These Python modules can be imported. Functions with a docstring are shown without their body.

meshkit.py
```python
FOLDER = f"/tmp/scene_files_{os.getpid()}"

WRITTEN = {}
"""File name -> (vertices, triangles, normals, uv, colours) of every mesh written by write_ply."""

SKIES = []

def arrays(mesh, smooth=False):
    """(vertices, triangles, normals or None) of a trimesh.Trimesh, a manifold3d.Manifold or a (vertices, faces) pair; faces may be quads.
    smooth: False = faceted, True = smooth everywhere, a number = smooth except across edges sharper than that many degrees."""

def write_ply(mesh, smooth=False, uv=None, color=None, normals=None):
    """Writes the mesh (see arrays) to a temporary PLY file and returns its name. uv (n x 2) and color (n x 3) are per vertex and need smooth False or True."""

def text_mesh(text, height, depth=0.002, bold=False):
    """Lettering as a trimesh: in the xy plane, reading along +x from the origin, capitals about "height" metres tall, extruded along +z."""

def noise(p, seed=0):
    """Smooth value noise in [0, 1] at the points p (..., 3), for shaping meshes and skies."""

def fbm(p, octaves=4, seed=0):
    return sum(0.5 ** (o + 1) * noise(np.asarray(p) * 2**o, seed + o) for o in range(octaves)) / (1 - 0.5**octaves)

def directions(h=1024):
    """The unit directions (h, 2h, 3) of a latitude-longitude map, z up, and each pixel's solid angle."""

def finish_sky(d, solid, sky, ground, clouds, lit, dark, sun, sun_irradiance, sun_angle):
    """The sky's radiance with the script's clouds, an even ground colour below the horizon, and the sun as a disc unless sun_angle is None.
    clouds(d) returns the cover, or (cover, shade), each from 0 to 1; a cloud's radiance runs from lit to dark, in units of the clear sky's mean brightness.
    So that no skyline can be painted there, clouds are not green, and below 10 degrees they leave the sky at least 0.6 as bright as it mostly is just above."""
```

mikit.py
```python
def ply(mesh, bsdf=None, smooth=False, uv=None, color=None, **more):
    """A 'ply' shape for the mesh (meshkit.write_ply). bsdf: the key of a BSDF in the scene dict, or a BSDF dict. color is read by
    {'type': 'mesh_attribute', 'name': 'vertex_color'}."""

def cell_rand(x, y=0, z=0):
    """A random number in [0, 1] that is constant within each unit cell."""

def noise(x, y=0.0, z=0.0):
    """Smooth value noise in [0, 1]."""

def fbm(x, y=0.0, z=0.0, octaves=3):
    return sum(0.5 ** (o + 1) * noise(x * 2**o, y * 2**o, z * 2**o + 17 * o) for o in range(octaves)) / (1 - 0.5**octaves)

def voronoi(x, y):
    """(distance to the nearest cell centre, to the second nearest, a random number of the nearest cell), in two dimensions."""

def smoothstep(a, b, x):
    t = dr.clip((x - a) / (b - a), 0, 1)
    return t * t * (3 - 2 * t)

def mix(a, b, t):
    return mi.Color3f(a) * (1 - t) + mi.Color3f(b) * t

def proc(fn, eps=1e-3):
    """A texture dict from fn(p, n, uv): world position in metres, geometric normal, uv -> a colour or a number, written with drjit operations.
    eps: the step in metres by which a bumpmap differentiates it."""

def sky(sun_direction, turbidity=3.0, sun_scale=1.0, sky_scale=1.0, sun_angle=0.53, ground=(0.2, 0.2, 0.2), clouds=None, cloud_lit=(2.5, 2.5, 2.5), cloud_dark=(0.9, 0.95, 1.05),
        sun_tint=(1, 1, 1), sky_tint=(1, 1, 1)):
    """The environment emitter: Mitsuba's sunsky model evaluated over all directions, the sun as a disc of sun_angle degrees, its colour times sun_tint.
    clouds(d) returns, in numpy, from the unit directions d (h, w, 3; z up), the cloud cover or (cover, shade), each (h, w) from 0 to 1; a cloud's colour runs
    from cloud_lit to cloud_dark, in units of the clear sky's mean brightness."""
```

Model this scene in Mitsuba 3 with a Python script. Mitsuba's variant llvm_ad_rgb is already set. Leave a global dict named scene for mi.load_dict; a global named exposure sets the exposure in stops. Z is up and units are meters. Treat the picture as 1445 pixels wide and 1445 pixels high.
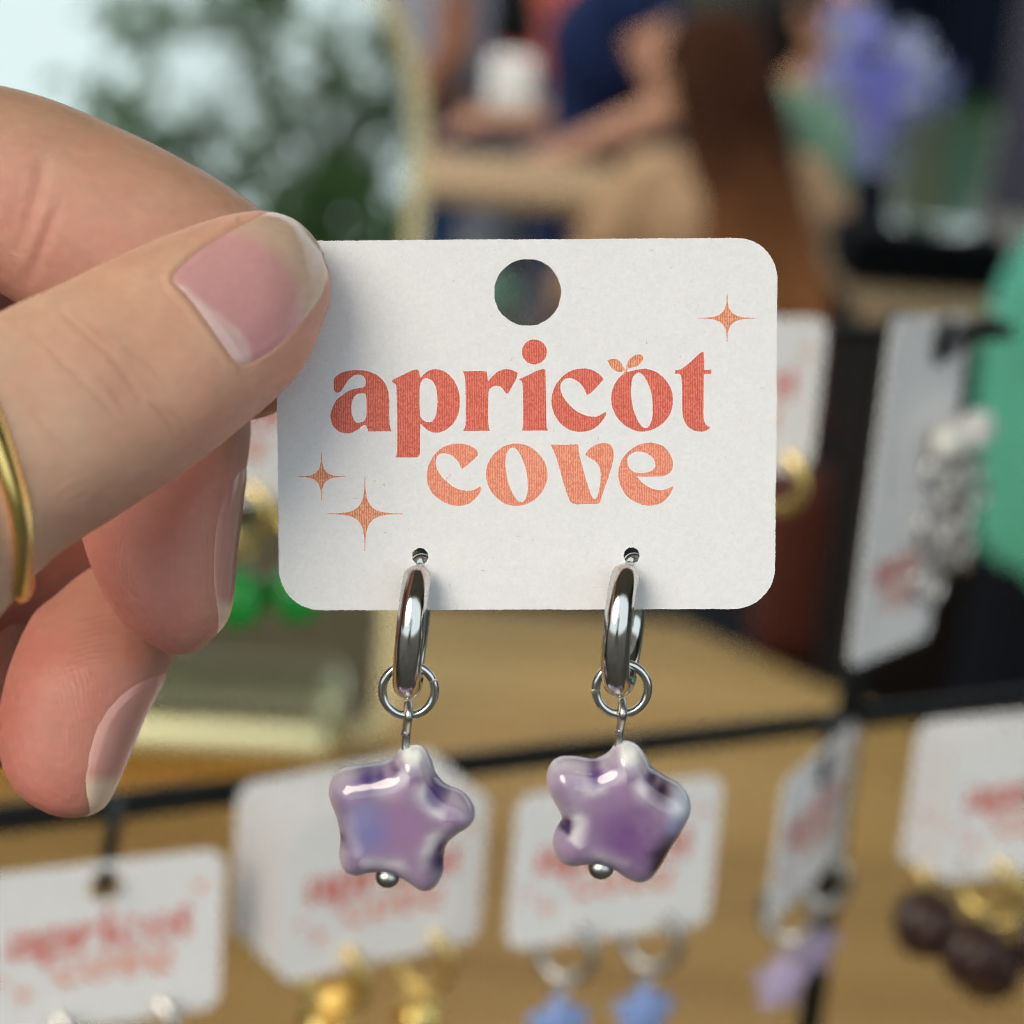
import math, random
import numpy as np, trimesh, manifold3d, mitsuba as mi, drjit as dr, mikit, meshkit
from scipy.interpolate import PchipInterpolator, CubicSpline
from scipy.spatial import cKDTree
from scipy.ndimage import gaussian_filter, distance_transform_edt
from shapely.geometry import Polygon, Point, box as sbox, LineString
from shapely.ops import unary_union, triangulate
from shapely import affinity, contains_xy
from mikit import noise, fbm, smoothstep, mix, cell_rand

rng = np.random.default_rng(7)
random.seed(7)
scene, labels = {}, {}

# ------------------------------------------------------------------ camera, sky, exposure
# The origin is the camera (held at about 1.45 m above the ground, the photographer's chin height).
PITCH, ROLL, FOV = math.radians(16.0), math.radians(4.5), 28.07
GROUND, TABLE = -1.45, -0.53
CARD = 0.205                                                   # the held card's distance, also the focus
F_ = np.array([0, math.cos(PITCH), -math.sin(PITCH)])
_r, _u = np.array([1.0, 0, 0]), np.array([0, math.sin(PITCH), math.cos(PITCH)])
R_ = math.cos(ROLL) * _r + math.sin(ROLL) * _u
U_ = -math.sin(ROLL) * _r + math.cos(ROLL) * _u
FPX = 722.5 / math.tan(math.radians(FOV / 2))                  # focal length in photo pixels
MM = CARD / FPX                                                # metres per photo pixel at the card
scene['camera'] = {'type': 'thinlens', 'fov': FOV, 'fov_axis': 'x', 'aperture_radius': 0.0021, 'focus_distance': CARD,
                   'near_clip': 0.01, 'far_clip': 300.0,
                   'to_world': mi.ScalarTransform4f().look_at(origin=[0, 0, 0], target=F_.tolist(), up=U_.tolist())}
SUN = np.array([-0.55, -0.75, 0.62])
scene['sky'] = mikit.sky(SUN, turbidity=3, sun_scale=0.30, sun_angle=35, clouds=lambda d: np.full(d.shape[:2], 1.0), sun_tint=(0.92, 1.0, 1.14),
                         cloud_lit=(1.95, 2.2, 2.3), sky_tint=(1, 1, 1))
exposure = 2.62


def at(x, y, d):
    """The place at photo pixel (x, y) and distance d along the view axis."""
    x, y, d = np.broadcast_arrays(np.asarray(x, float), np.asarray(y, float), np.asarray(d, float))
    return d[..., None] * (F_ + ((x - 722.5) / FPX)[..., None] * R_ - ((y - 722.5) / FPX)[..., None] * U_)


def onplane(x, y, z):
    k = at(x, y, 1.0)
    return k * (z / k[2])


def topx(p):
    p = np.asarray(p)
    d = p @ F_
    return np.stack([722.5 + FPX * (p @ R_) / d, 722.5 - FPX * (p @ U_) / d], -1), d


# ------------------------------------------------------------------ helpers
def key_for(name):
    if name not in scene and name not in labels and not any(k.startswith(name + '__') for k in scene):
        return name
    n = 1
    while f'{name}_{n:03d}' in scene or f'{name}_{n:03d}' in labels or any(k.startswith(f'{name}_{n:03d}__') for k in scene):
        n += 1
    return f'{name}_{n:03d}'


def thing(name, label, cat, group=None):
    k = key_for(name)
    labels[k] = {'label': label, 'category': cat}
    if group:
        labels[k]['group'] = group
    return k


def part(parent, name, mesh, bsdf, smooth=False, label=None, kind=None, **more):
    k = key_for(f'{parent}__{name}' if parent else name)
    scene[k] = mesh if isinstance(mesh, dict) else mikit.ply(mesh, bsdf, smooth=smooth, **more)
    if label or kind:
        labels[k] = {}
        if label:
            labels[k]['label'] = label
        if kind:
            labels[k]['kind'] = kind
    return k


def struct(name, mesh, bsdf, smooth=False):
    scene[name] = mikit.ply(mesh, bsdf, smooth=smooth)
    labels[name] = {'kind': 'structure'}


def frame_matrix(o, x, y, z):
    m = np.eye(4)
    m[:3, 0], m[:3, 1], m[:3, 2], m[:3, 3] = x, y, z, o
    return m


def unit(v):
    return np.asarray(v, float) / np.linalg.norm(v)


def tube(pts, rad, sides=16, closed=False, up=None, prof=None):
    """A tube along the points; rad a number or one per point; prof(k) optional cross-section (a, b) unit offsets."""
    p = np.asarray(pts, float)
    n = len(p)
    t = (np.roll(p, -1, 0) - np.roll(p, 1, 0)) if closed else np.gradient(p, axis=0)
    t /= np.linalg.norm(t, axis=1, keepdims=True) + 1e-15
    a = np.zeros_like(p)
    a0 = np.cross(t[0], [0.31, 0.2, 0.93]) if up is None else np.asarray(up, float)
    for i in range(n):
        a0 = a0 - t[i] * (a0 @ t[i])
        a0 /= np.linalg.norm(a0)
        a[i] = a0
    b = np.cross(t, a)
    if closed:                                                 # spread the twist
        e = a0 - t[0] * (a0 @ t[0])
        e /= np.linalg.norm(e)
        tw = math.atan2(e @ b[0], e @ a[0])
        th = -tw * np.arange(n) / n
        a, b = a * np.cos(th)[:, None] + b * np.sin(th)[:, None], b * np.cos(th)[:, None] - a * np.sin(th)[:, None]
    ang = np.arange(sides) * 2 * np.pi / sides
    ca, sa = (np.cos(ang), np.sin(ang)) if prof is None else prof(ang)
    r = np.broadcast_to(rad, (n,))[:, None, None]
    v = p[:, None] + r * (ca[None, :, None] * a[:, None] + sa[None, :, None] * b[:, None])
    m = n if closed else n - 1
    i, j = np.meshgrid(np.arange(m), np.arange(sides), indexing='ij')
    i2, j2 = (i + 1) % n, (j + 1) % sides
    q = np.stack([i * sides + j, i * sides + j2, i2 * sides + j2, i2 * sides + j], -1).reshape(-1, 4)
    f = np.vstack([q[:, [0, 1, 2]], q[:, [0, 2, 3]]])
    v = v.reshape(-1, 3)
    if not closed:
        c0, c1 = len(v), len(v) + 1
        v = np.vstack([v, p[:1], p[-1:]])
        j = np.arange(sides)
        f = np.vstack([f, np.stack([j * 0 + c0, (j + 1) % sides, j], 1), np.stack([j * 0 + c1, (n - 1) * sides + j, (n - 1) * sides + (j + 1) % sides], 1)])
    mesh = trimesh.Trimesh(v, f, process=False)
    if mesh.volume < 0:
        mesh.invert()
    return mesh


def rbox(sx, sy, sz, r=0.004, c=(0, 0, 0)):
    """A box of full sizes sx, sy, sz with rounded edges."""
    r = min(r, 0.49 * min(sx, sy, sz))
    s = trimesh.creation.icosphere(2, r).vertices
    k = np.vstack([s + [x * (sx / 2 - r), y * (sy / 2 - r), z * (sz / 2 - r)] for x in (-1, 1) for y in (-1, 1) for z in (-1, 1)])
    m = trimesh.Trimesh(k).convex_hull
    m.apply_translation(c)
    return m


def cat(ms):
    return trimesh.util.concatenate(list(ms))


def surface_nets(fld, org, h):
    """Mesh of the zero level of fld (negative inside)."""
    s = fld < 0
    c = np.zeros(np.array(fld.shape) - 1, np.uint8)
    corners = [(a, b, d) for a in (0, 1) for b in (0, 1) for d in (0, 1)]
    sl = lambda o: tuple(slice(k, k + n - 1) for k, n in zip(o, fld.shape))
    for o in corners:
        c += s[sl(o)]
    act = np.argwhere((c > 0) & (c < 8))
    idx = -np.ones(c.shape, int)
    idx[tuple(act.T)] = np.arange(len(act))
    acc, cnt = np.zeros((len(act), 3)), np.zeros(len(act))
    for o in corners:
        for ax in range(3):
            if o[ax] == 0:
                o2 = list(o)
                o2[ax] = 1
                A, B = act + o, act + o2
                fa, fb = fld[tuple(A.T)], fld[tuple(B.T)]
                m = (fa < 0) != (fb < 0)
                t = fa[m] / (fa[m] - fb[m])
                acc[m] += A[m] + t[:, None] * (B[m] - A[m])
                cnt[m] += 1
    v = acc / cnt[:, None]
    faces = []
    for ax in range(3):
        a1, a2 = (ax + 1) % 3, (ax + 2) % 3
        s0 = [slice(None)] * 3
        s1 = [slice(None)] * 3
        s0[ax], s1[ax] = slice(0, -1), slice(1, None)
        e = np.argwhere(s[tuple(s0)] != s[tuple(s1)])
        e = e[(e[:, a1] > 0) & (e[:, a2] > 0) & (e[:, a1] < c.shape[a1]) & (e[:, a2] < c.shape[a2])]
        flip = s[tuple(e.T)]
        q = []
        for d1, d2 in ((1, 1), (0, 1), (0, 0), (1, 0)):
            k = e.copy()
            k[:, a1] -= d1
            k[:, a2] -= d2
            q.append(idx[tuple(k.T)])
        q = np.stack(q, 1)
        q[~flip] = q[~flip][:, ::-1]
        faces.append(q)
    q = np.vstack(faces)
    q = q[(q >= 0).all(1)]
    f = np.vstack([q[:, [0, 1, 2]], q[:, [0, 2, 3]]])
    m = trimesh.Trimesh(np.asarray(org) + v * h, f, process=False)
    if m.volume < 0:
        m.invert()
    return m


def cone_sd(p, a, b, ra, rb):
    """Distance to a round cone (approximate), vectorised."""
    a, b = np.asarray(a, float), np.asarray(b, float)
    ab = b - a
    t = np.clip(((p - a) @ ab) / (ab @ ab + 1e-12), 0, 1)
    return np.linalg.norm(p - a - t[..., None] * ab, axis=-1) - (ra + t * (rb - ra))


def blend(cones, h, k=0.02, pad=0.03):
    """One smooth mesh from round cones (a, b, ra, rb[, squash matrix])."""
    pts = np.array([c[0] for c in cones] + [c[1] for c in cones])
    rr = max(max(c[2], c[3]) for c in cones)
    lo, hi = pts.min(0) - rr - pad, pts.max(0) + rr + pad
    n = np.ceil((hi - lo) / h).astype(int) + 1
    g = lo + np.stack(np.meshgrid(*[np.arange(i) for i in n], indexing='ij'), -1) * h
    f = np.full(n, 1e3)
    for c in cones:                                            # each cone only near itself
        r = max(c[2], c[3]) + k + 3 * h
        i0 = np.maximum(np.floor((np.minimum(c[0], c[1]) - r - lo) / h).astype(int), 0)
        i1 = np.minimum(np.ceil((np.maximum(c[0], c[1]) + r - lo) / h).astype(int) + 1, n)
        w = tuple(slice(a, b) for a, b in zip(i0, i1))
        d = cone_sd(g[w], *c[:4])
        t = np.clip(0.5 + 0.5 * (f[w] - d) / k, 0, 1)
        f[w] = f[w] * (1 - t) + d * t - k * t * (1 - t)
    return surface_nets(f, lo, h)


def smooth_closed(pts, n=12, corners=()):
    """Closed Catmull-Rom curve; the indices in corners stay sharp."""
    p = np.asarray(pts, float)
    m = len(p)
    out = []
    for i in range(m):
        p0, p1, p2, p3 = p[i - 1], p[i], p[(i + 1) % m], p[(i + 2) % m]
        if i in corners:
            p0 = 2 * p1 - p2
            p0 = p1 - 0.3 * (p2 - p1)
        if (i + 1) % m in corners:
            p3 = p2 + 0.3 * (p2 - p1)
        d = np.sqrt(np.linalg.norm(p2 - p1))
        m1 = 0.5 * (p2 - p0) if i not in corners else (p2 - p1) * 0.8
        m2 = 0.5 * (p3 - p1) if (i + 1) % m not in corners else (p2 - p1) * 0.8
        L = np.linalg.norm(p2 - p1)
        for mm in (m1, m2):
            l = np.linalg.norm(mm)
            if l > 1.2 * L:
                mm *= 1.2 * L / l
        t = (np.arange(n) / n)[:, None]
        out.append((2 * t**3 - 3 * t**2 + 1) * p1 + (t**3 - 2 * t**2 + t) * m1 + (-2 * t**3 + 3 * t**2) * p2 + (t**3 - t**2) * m2)
    return np.vstack(out)


def flat(shape, z=0.0, depth=None):
    """A shapely shape as a mesh in xy at height z (a sheet, or extruded by depth)."""
    ms = []
    for g in getattr(shape, 'geoms', [shape]):
        if g.is_empty or g.geom_type != 'Polygon':
            continue
        if depth:
            m = trimesh.creation.extrude_polygon(g, depth, engine='earcut')
        else:
            v, f = trimesh.creation.triangulate_polygon(g, engine='earcut')
            m = trimesh.Trimesh(np.c_[v, np.zeros(len(v))], f, process=False)
        m.apply_translation([0, 0, z])
        ms.append(m)
    return cat(ms)


# ------------------------------------------------------------------ materials
def rgb(*c):
    return {'type': 'rgb', 'value': [float(x) for x in c]}


def pr(name, color, rough=0.5, two=True, **more):
    c = color if isinstance(color, dict) else rgb(*color)
    b = {'type': 'principled', 'base_color': c, 'roughness': rough, 'specular': more.pop('spec', 0.18), **more}
    scene[name] = {'type': 'twosided', 'bsdf': b} if two else b
    return name


def bumped(name, color, height, scale=1.0, eps=1e-4, rough=0.5, **more):
    b = {'type': 'principled', 'base_color': color if isinstance(color, dict) else rgb(*color), 'roughness': rough, 'specular': more.pop('spec', 0.4), **more}
    scene[name] = {'type': 'twosided', 'bsdf': {'type': 'bumpmap', 'tex': mikit.proc(height, eps), 'scale': scale, 'bsdf': b}}
    return name


VC = {'type': 'mesh_attribute', 'name': 'vertex_color'}
RX, RY, RZ = [float(x) for x in R_], [float(x) for x in U_], [float(x) for x in F_]


def cardxy(p):
    """Millimetres across and up the plane of the held card."""
    return 1000 * (p.x * RX[0] + p.y * RX[1] + p.z * RX[2]), 1000 * (p.x * RY[0] + p.y * RY[1] + p.z * RY[2])


def paper_col(p, n, uv):
    x, y = cardxy(p)
    k = fbm(x * 3.1, y * 3.1, 0.0, 3)
    g = noise(x * 9.0, y * 9.0, 3.0)
    speck = smoothstep(0.90, 0.97, noise(x * 3.7 + 40, y * 3.7, 9.0)) * smoothstep(0.55, 0.8, noise(x * 0.5, y * 0.5, 2.0))
    dot = smoothstep(0.965, 0.985, noise(x * 2.9 + 11, y * 2.9 + 5, 4.0))
    c = mix((0.685, 0.69, 0.725), (0.745, 0.75, 0.775), k)
    c = c * (0.965 + 0.07 * g)
    c = mix(c, (0.80, 0.66, 0.50), 0.40 * speck)
    return mix(c, (0.42, 0.37, 0.35), 0.55 * dot)


def paper_h(p, n, uv):
    x, y = cardxy(p)
    return 1e-5 * (0.7 * noise(x * 6.0, y * 6.0, 0.0) + 0.5 * noise(x * 12.0, y * 12.0, 5.0))


bumped('paper', mikit.proc(paper_col), paper_h, 1.0, 3e-5, rough=0.75, spec=0.25)
pr('rack_card_paper', (0.86, 0.85, 0.86), 0.75)


def ink(c0, c1):
    def fn(p, n, uv):
        x, y = cardxy(p)
        line = 0.5 + 0.5 * dr.sin(x * 2 * math.pi / 0.23 + 1.5 * noise(x * 2, y * 2, 1.0))
        k = 0.45 * line + 0.55 * noise(x * 8.5, y * 6.0, 2.0)
        return mix(c0, c1, smoothstep(0.25, 0.85, k))
    return mikit.proc(fn)


pr('ink_coral', ink((0.50, 0.085, 0.062), (0.74, 0.205, 0.145)), 0.6, spec=0.3)
pr('ink_peach', ink((0.62, 0.185, 0.115), (0.83, 0.36, 0.25)), 0.6, spec=0.3)
pr('ink_orange', ink((0.52, 0.17, 0.09), (0.84, 0.40, 0.25)), 0.6, spec=0.3)
pr('ink_coral_plain', (0.66, 0.13, 0.09), 0.6)
pr('ink_peach_plain', (0.78, 0.29, 0.19), 0.6)
scene['steel'] = {'type': 'twosided', 'bsdf': {'type': 'roughconductor', 'alpha': 0.03, 'eta': rgb(2.0, 2.05, 2.1), 'k': rgb(4.0, 4.0, 3.8)}}
scene['dull_steel'] = {'type': 'twosided', 'bsdf': {'type': 'roughconductor', 'alpha': 0.16, 'eta': rgb(2.2, 2.3, 2.2), 'k': rgb(3.3, 3.3, 3.0)}}
scene['gold'] = {'type': 'twosided', 'bsdf': {'type': 'roughconductor', 'material': 'Au', 'alpha': 0.09, 'specular_reflectance': rgb(1.0, 0.90, 0.78)}}
scene['bright_gold'] = {'type': 'twosided', 'bsdf': {'type': 'roughconductor', 'alpha': 0.15, 'eta': rgb(0.25, 0.38, 0.95), 'k': rgb(3.6, 3.0, 2.0)}}
scene['soft_gold'] = {'type': 'twosided', 'bsdf': {'type': 'roughconductor', 'alpha': 0.3, 'eta': rgb(0.35, 0.5, 1.1), 'k': rgb(2.7, 2.2, 1.75)}}
scene['mirror_glass'] = {'type': 'twosided', 'bsdf': {'type': 'conductor', 'material': 'Ag', 'specular_reflectance': rgb(0.78, 0.85, 0.85)}}
pr('black_wire', (0.004, 0.005, 0.006), 0.4, spec=0.25)

# ------------------------------------------------------------------ lettering of the cards, traced letter by letter in photo pixels
def crop(ox, oy, s, pts):
    return [(ox + x / s, oy + y / s) for x, y in pts]


def glyph(ox, oy, s, outer, holes=(), corners=()):
    p = Polygon(smooth_closed(crop(ox, oy, s, outer), 6, corners)).buffer(0)
    for h in holes:
        p = p.difference(Polygon(smooth_closed(crop(ox, oy, s, h), 6)).buffer(0))
    return p.simplify(0.12)


A1, A2, A4, A6 = (460, 470, 8.025), (540, 500, 9.03), (760, 480, 10.32), (590, 615, 7.225)
A3, A5, A7 = (640, 470, 9.03), (850, 480, 9.03), (760, 615, 7.225)
L_a = glyph(*A1, [(92,520),(130,475),(200,440),(290,422),(400,422),(500,440),(590,485),(660,555),(700,640),(715,740),(715,860),(716,960),(725,1060),(742,1112),(480,1115),(462,1065),(440,1040),(410,1050),(360,1095),(290,1130),(220,1135),(140,1110),(80,1050),(55,980),(52,920),(75,840),(120,760),(190,700),(270,650),(350,625),(410,620),(440,600),(452,570),(448,530),(425,490),(390,472),(345,472),(300,490),(255,530),(215,590),(175,650),(140,675),(105,668),(92,640),(88,580)],
            [[(440,685),(455,720),(460,800),(460,900),(450,960),(425,1000),(380,1015),(335,1005),(305,960),(288,890),(288,820),(305,750),(340,700),(390,682)]], (13, 14))
L_p = glyph(*A2, [(120,330),(250,265),(390,200),(440,195),(465,215),(470,260),(485,300),(540,240),(620,195),(690,190),(790,220),(880,295),(945,400),(980,520),(982,640),(960,770),(900,880),(810,960),(700,1000),(610,985),(540,940),(480,880),(475,1000),(475,1150),(472,1270),(440,1312),(160,1312),(180,1280),(185,1150),(185,900),(182,600),(178,450),(165,380),(120,355)],
            [[(485,800),(530,850),(590,865),(640,845),(680,770),(697,660),(697,550),(685,450),(650,360),(600,315),(540,305),(500,335),(475,400),(470,500),(470,650),(475,750)]], (0, 6, 21, 26, 33))
L_r = glyph(*A3, [(120,487),(300,483),(390,485),(420,500),(432,560),(438,618),(500,545),(580,485),(680,458),(780,485),(815,510),(815,540),(780,620),(740,690),(710,750),(685,772),(660,760),(630,710),(590,680),(530,672),(480,695),(448,740),(440,830),(440,1000),(440,1120),(450,1200),(462,1245),(120,1248),(150,1190),(155,1050),(155,800),(152,650),(145,560)], (), (0, 5, 26, 27))
L_i = glyph(*A3, [(830,592),(920,550),(1050,485),(1130,460),(1165,465),(1172,500),(1175,700),(1180,1000),(1185,1180),(1205,1243),(870,1243),(885,1190),(888,1000),(885,750),(880,650),(860,610)], (), (0, 9, 10))
L_dot = Point(640 + 1030 / 9.03, 470 + 240 / 9.03).buffer(17.6, 24)
L_c = glyph(*A4, [(945,570),(900,510),(820,455),(730,420),(640,412),(520,430),(410,480),(310,570),(235,680),(195,800),(188,920),(205,1010),(250,1120),(330,1225),(430,1295),(540,1330),(650,1335),(760,1310),(860,1250),(940,1160),(985,1070),(970,1045),(940,1065),(840,1115),(720,1105),(600,1060),(500,995),(420,910),(360,830),(325,740),(318,660),(345,600),(400,560),(480,555),(570,600),(640,670),(680,740),(705,800),(760,770),(850,680)], (), (0, 21, 37))
L_o = glyph(*A5, [(450,375),(550,365),(650,390),(740,440),(830,540),(885,650),(900,760),(885,880),(840,980),(760,1070),(660,1130),(540,1165),(430,1155),(300,1095),(200,1000),(135,880),(112,760),(125,650),(170,540),(240,455),(330,405)],
            [[(450,415),(500,430),(545,480),(590,570),(625,680),(640,800),(640,950),(620,1050),(580,1110),(550,1120),(500,1095),(450,1020),(400,900),(375,780),(362,660),(370,560),(390,470)]])
L_leaf = unary_union([glyph(*A5, [(65,260),(130,238),(200,250),(250,310),(290,380),(230,410),(150,380),(100,330)], (), (0, 4)),
                      glyph(*A5, [(305,370),(310,310),(350,240),(430,185),(490,185),(520,220),(500,280),(440,330),(370,350)], (), (0,)),
                      Polygon(crop(*A5, [(268,430), (296,372), (316,364), (312,425)]))])
L_t = glyph(*A5, [(1290,150),(1297,250),(1297,380),(1390,375),(1385,430),(1293,430),(1293,600),(1290,850),(1288,960),(1305,1050),(1340,1095),(1380,1108),(1340,1145),(1270,1165),(1180,1155),(1100,1110),(1045,1030),(1020,930),(1018,750),(1015,550),(1005,470),(985,432),(925,430),(935,380),(990,375),(1060,330),(1180,225),(1250,160)], (), (0, 2, 3, 4, 5, 11, 22, 23))
L_c2 = glyph(*A6, [(612,185),(580,130),(500,90),(400,78),(290,100),(190,165),(120,270),(90,380),(95,480),(135,570),(220,650),(320,700),(420,715),(520,690),(600,620),(645,545),(635,515),(570,550),(480,560),(380,530),(290,465),(220,390),(182,300),(185,230),(220,185),(280,180),(350,205),(405,260),(430,310),(445,340),(500,300),(580,230)], (), (16, 29))
L_o2 = glyph(*A6, [(1000,78),(1100,95),(1200,155),(1280,250),(1318,360),(1315,450),(1270,560),(1190,650),(1090,700),(990,715),(880,690),(780,610),(720,520),(692,410),(705,300),(760,200),(850,120),(930,88)],
             [[(960,120),(1000,135),(1040,190),(1080,280),(1110,390),(1120,500),(1115,580),(1090,650),(1050,675),(1010,655),(960,580),(920,480),(900,380),(890,280),(900,190),(925,140)]])
L_v = glyph(*A7, [(122,90),(250,92),(405,85),(410,160),(440,290),(480,430),(520,560),(560,640),(590,635),(610,580),(630,480),(635,390),(620,320),(580,260),(520,225),(475,190),(520,130),(600,85),(680,72),(730,90),(760,140),(768,200),(750,300),(710,430),(670,540),(640,630),(610,690),(480,695),(350,692),(300,620),(260,500),(220,360),(180,220)], (), (0, 2, 15))
L_e = glyph(*A7, [(1370,300),(1365,250),(1330,170),(1260,100),(1150,70),(1040,85),(940,140),(860,225),(820,320),(815,420),(840,520),(900,615),(980,670),(1080,708),(1170,708),(1260,680),(1330,610),(1368,540),(1372,512),(1310,540),(1240,555),(1150,535),(1060,480),(1000,415),(1100,418),(1200,415),(1290,405),(1350,365)],
            [[(1190,310),(1165,345),(1120,370),(1050,380),(980,372),(930,335),(908,280),(910,220),(950,180),(1020,158),(1100,178),(1160,220),(1185,265)]], (18, 23))


def sparkle(cx, cy, a, b, p=0.42):
    t = np.linspace(0, 2 * np.pi, 97)[:-1]
    c, s = np.cos(t), np.sin(t)
    return Polygon(np.c_[cx + a * np.sign(c) * np.abs(c) ** (2 / p), cy + b * np.sign(s) * np.abs(s) ** (2 / p)]).buffer(0.55, 4)


SPARKS = [sparkle(453.6, 672.6, 33, 33), sparkle(515, 725, 53, 52, 0.40), sparkle(1026, 449, 41, 33)]
WORDS = [unary_union([L_a, L_p, L_r, L_i, L_dot, L_c, L_o, L_t]), unary_union([L_c2, L_o2, L_v, L_e])]


def print_mesh(shape, lift):
    """Printed shape in photo pixels -> thin sheet on the held card, lift metres towards the viewer."""
    m = flat(shape)
    v = at(m.vertices[:, 0], m.vertices[:, 1], CARD - lift)
    mesh = trimesh.Trimesh(v, m.faces, process=False)
    if (mesh.face_normals @ F_).mean() > 0:
        mesh.invert()
    return mesh


# ------------------------------------------------------------------ the held card
def rounded_quad(q, r, n=14):
    q = np.asarray(q, float)
    out = []
    for i in range(4):
        a, b, c = q[i - 1], q[i], q[(i + 1) % 4]
        u, w = unit(a - b), unit(c - b)
        o = b + (u + w) * r
        t0, t1 = -w * r, -u * r
        for t in np.linspace(0, np.pi / 2, n):
            out.append(o + t0 * math.cos(t) + t1 * math.sin(t))
    return np.array(out)


out = rounded_quad([(388, 340), (1097.5, 335.5), (1093.5, 859), (394.5, 861.5)], 58)
line = LineString(np.vstack([out, out[:1]]))
ring = np.array([line.interpolate(s).coords[0] for s in np.arange(0, line.length, 1.5)])
nrm = np.stack([np.gradient(ring[:, 1]), -np.gradient(ring[:, 0])], 1)
nrm /= np.linalg.norm(nrm, axis=1, keepdims=True)
fray = rng.normal(0, 0.5, len(ring))
fray = 0.55 * np.convolve(fray, [0.25, 0.5, 0.25], 'same') + 0.8 * (meshkit.noise(np.c_[ring * 0.03, ring[:, 0] * 0]) - 0.5)
fray[rng.random(len(ring)) < 0.02] += 0.8
ring = ring + nrm * fray[:, None]
cardpoly = Polygon(ring).buffer(0)
for cx, cy, r in ((744.5, 412.5, 47.3), (593, 785, 11.5), (891.5, 784, 11.5)):
    t = np.linspace(0, 2 * np.pi, 61)[:-1]
    rr = r + 0.35 * rng.normal(size=60)
    cardpoly = cardpoly.difference(Polygon(np.c_[cx + rr * np.cos(t), cy + rr * np.sin(t)]))
m = flat(cardpoly, 0, 1.0)
v = at(m.vertices[:, 0], m.vertices[:, 1], CARD) + (1 - m.vertices[:, 2:3]) * 0.0005 * F_
mesh = trimesh.Trimesh(v, m.faces, process=False)
if mesh.volume < 0:
    mesh.invert()
held = thing('earring_card', 'sharp white earring card with a round punched hole, pinched between thumb and finger', 'earring card')
part(held, 'card', mesh, 'paper')
part(held, 'lettering', print_mesh(WORDS[0], 1.2e-5), 'ink_coral', label='coral red upper word')
part(held, 'lettering', print_mesh(WORDS[1], 1.2e-5), 'ink_peach', label='lighter peach lower word')
part(held, 'leaf_print', print_mesh(L_leaf, 1.8e-5), 'ink_orange', label='orange leaf pair over the round letter')
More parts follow.
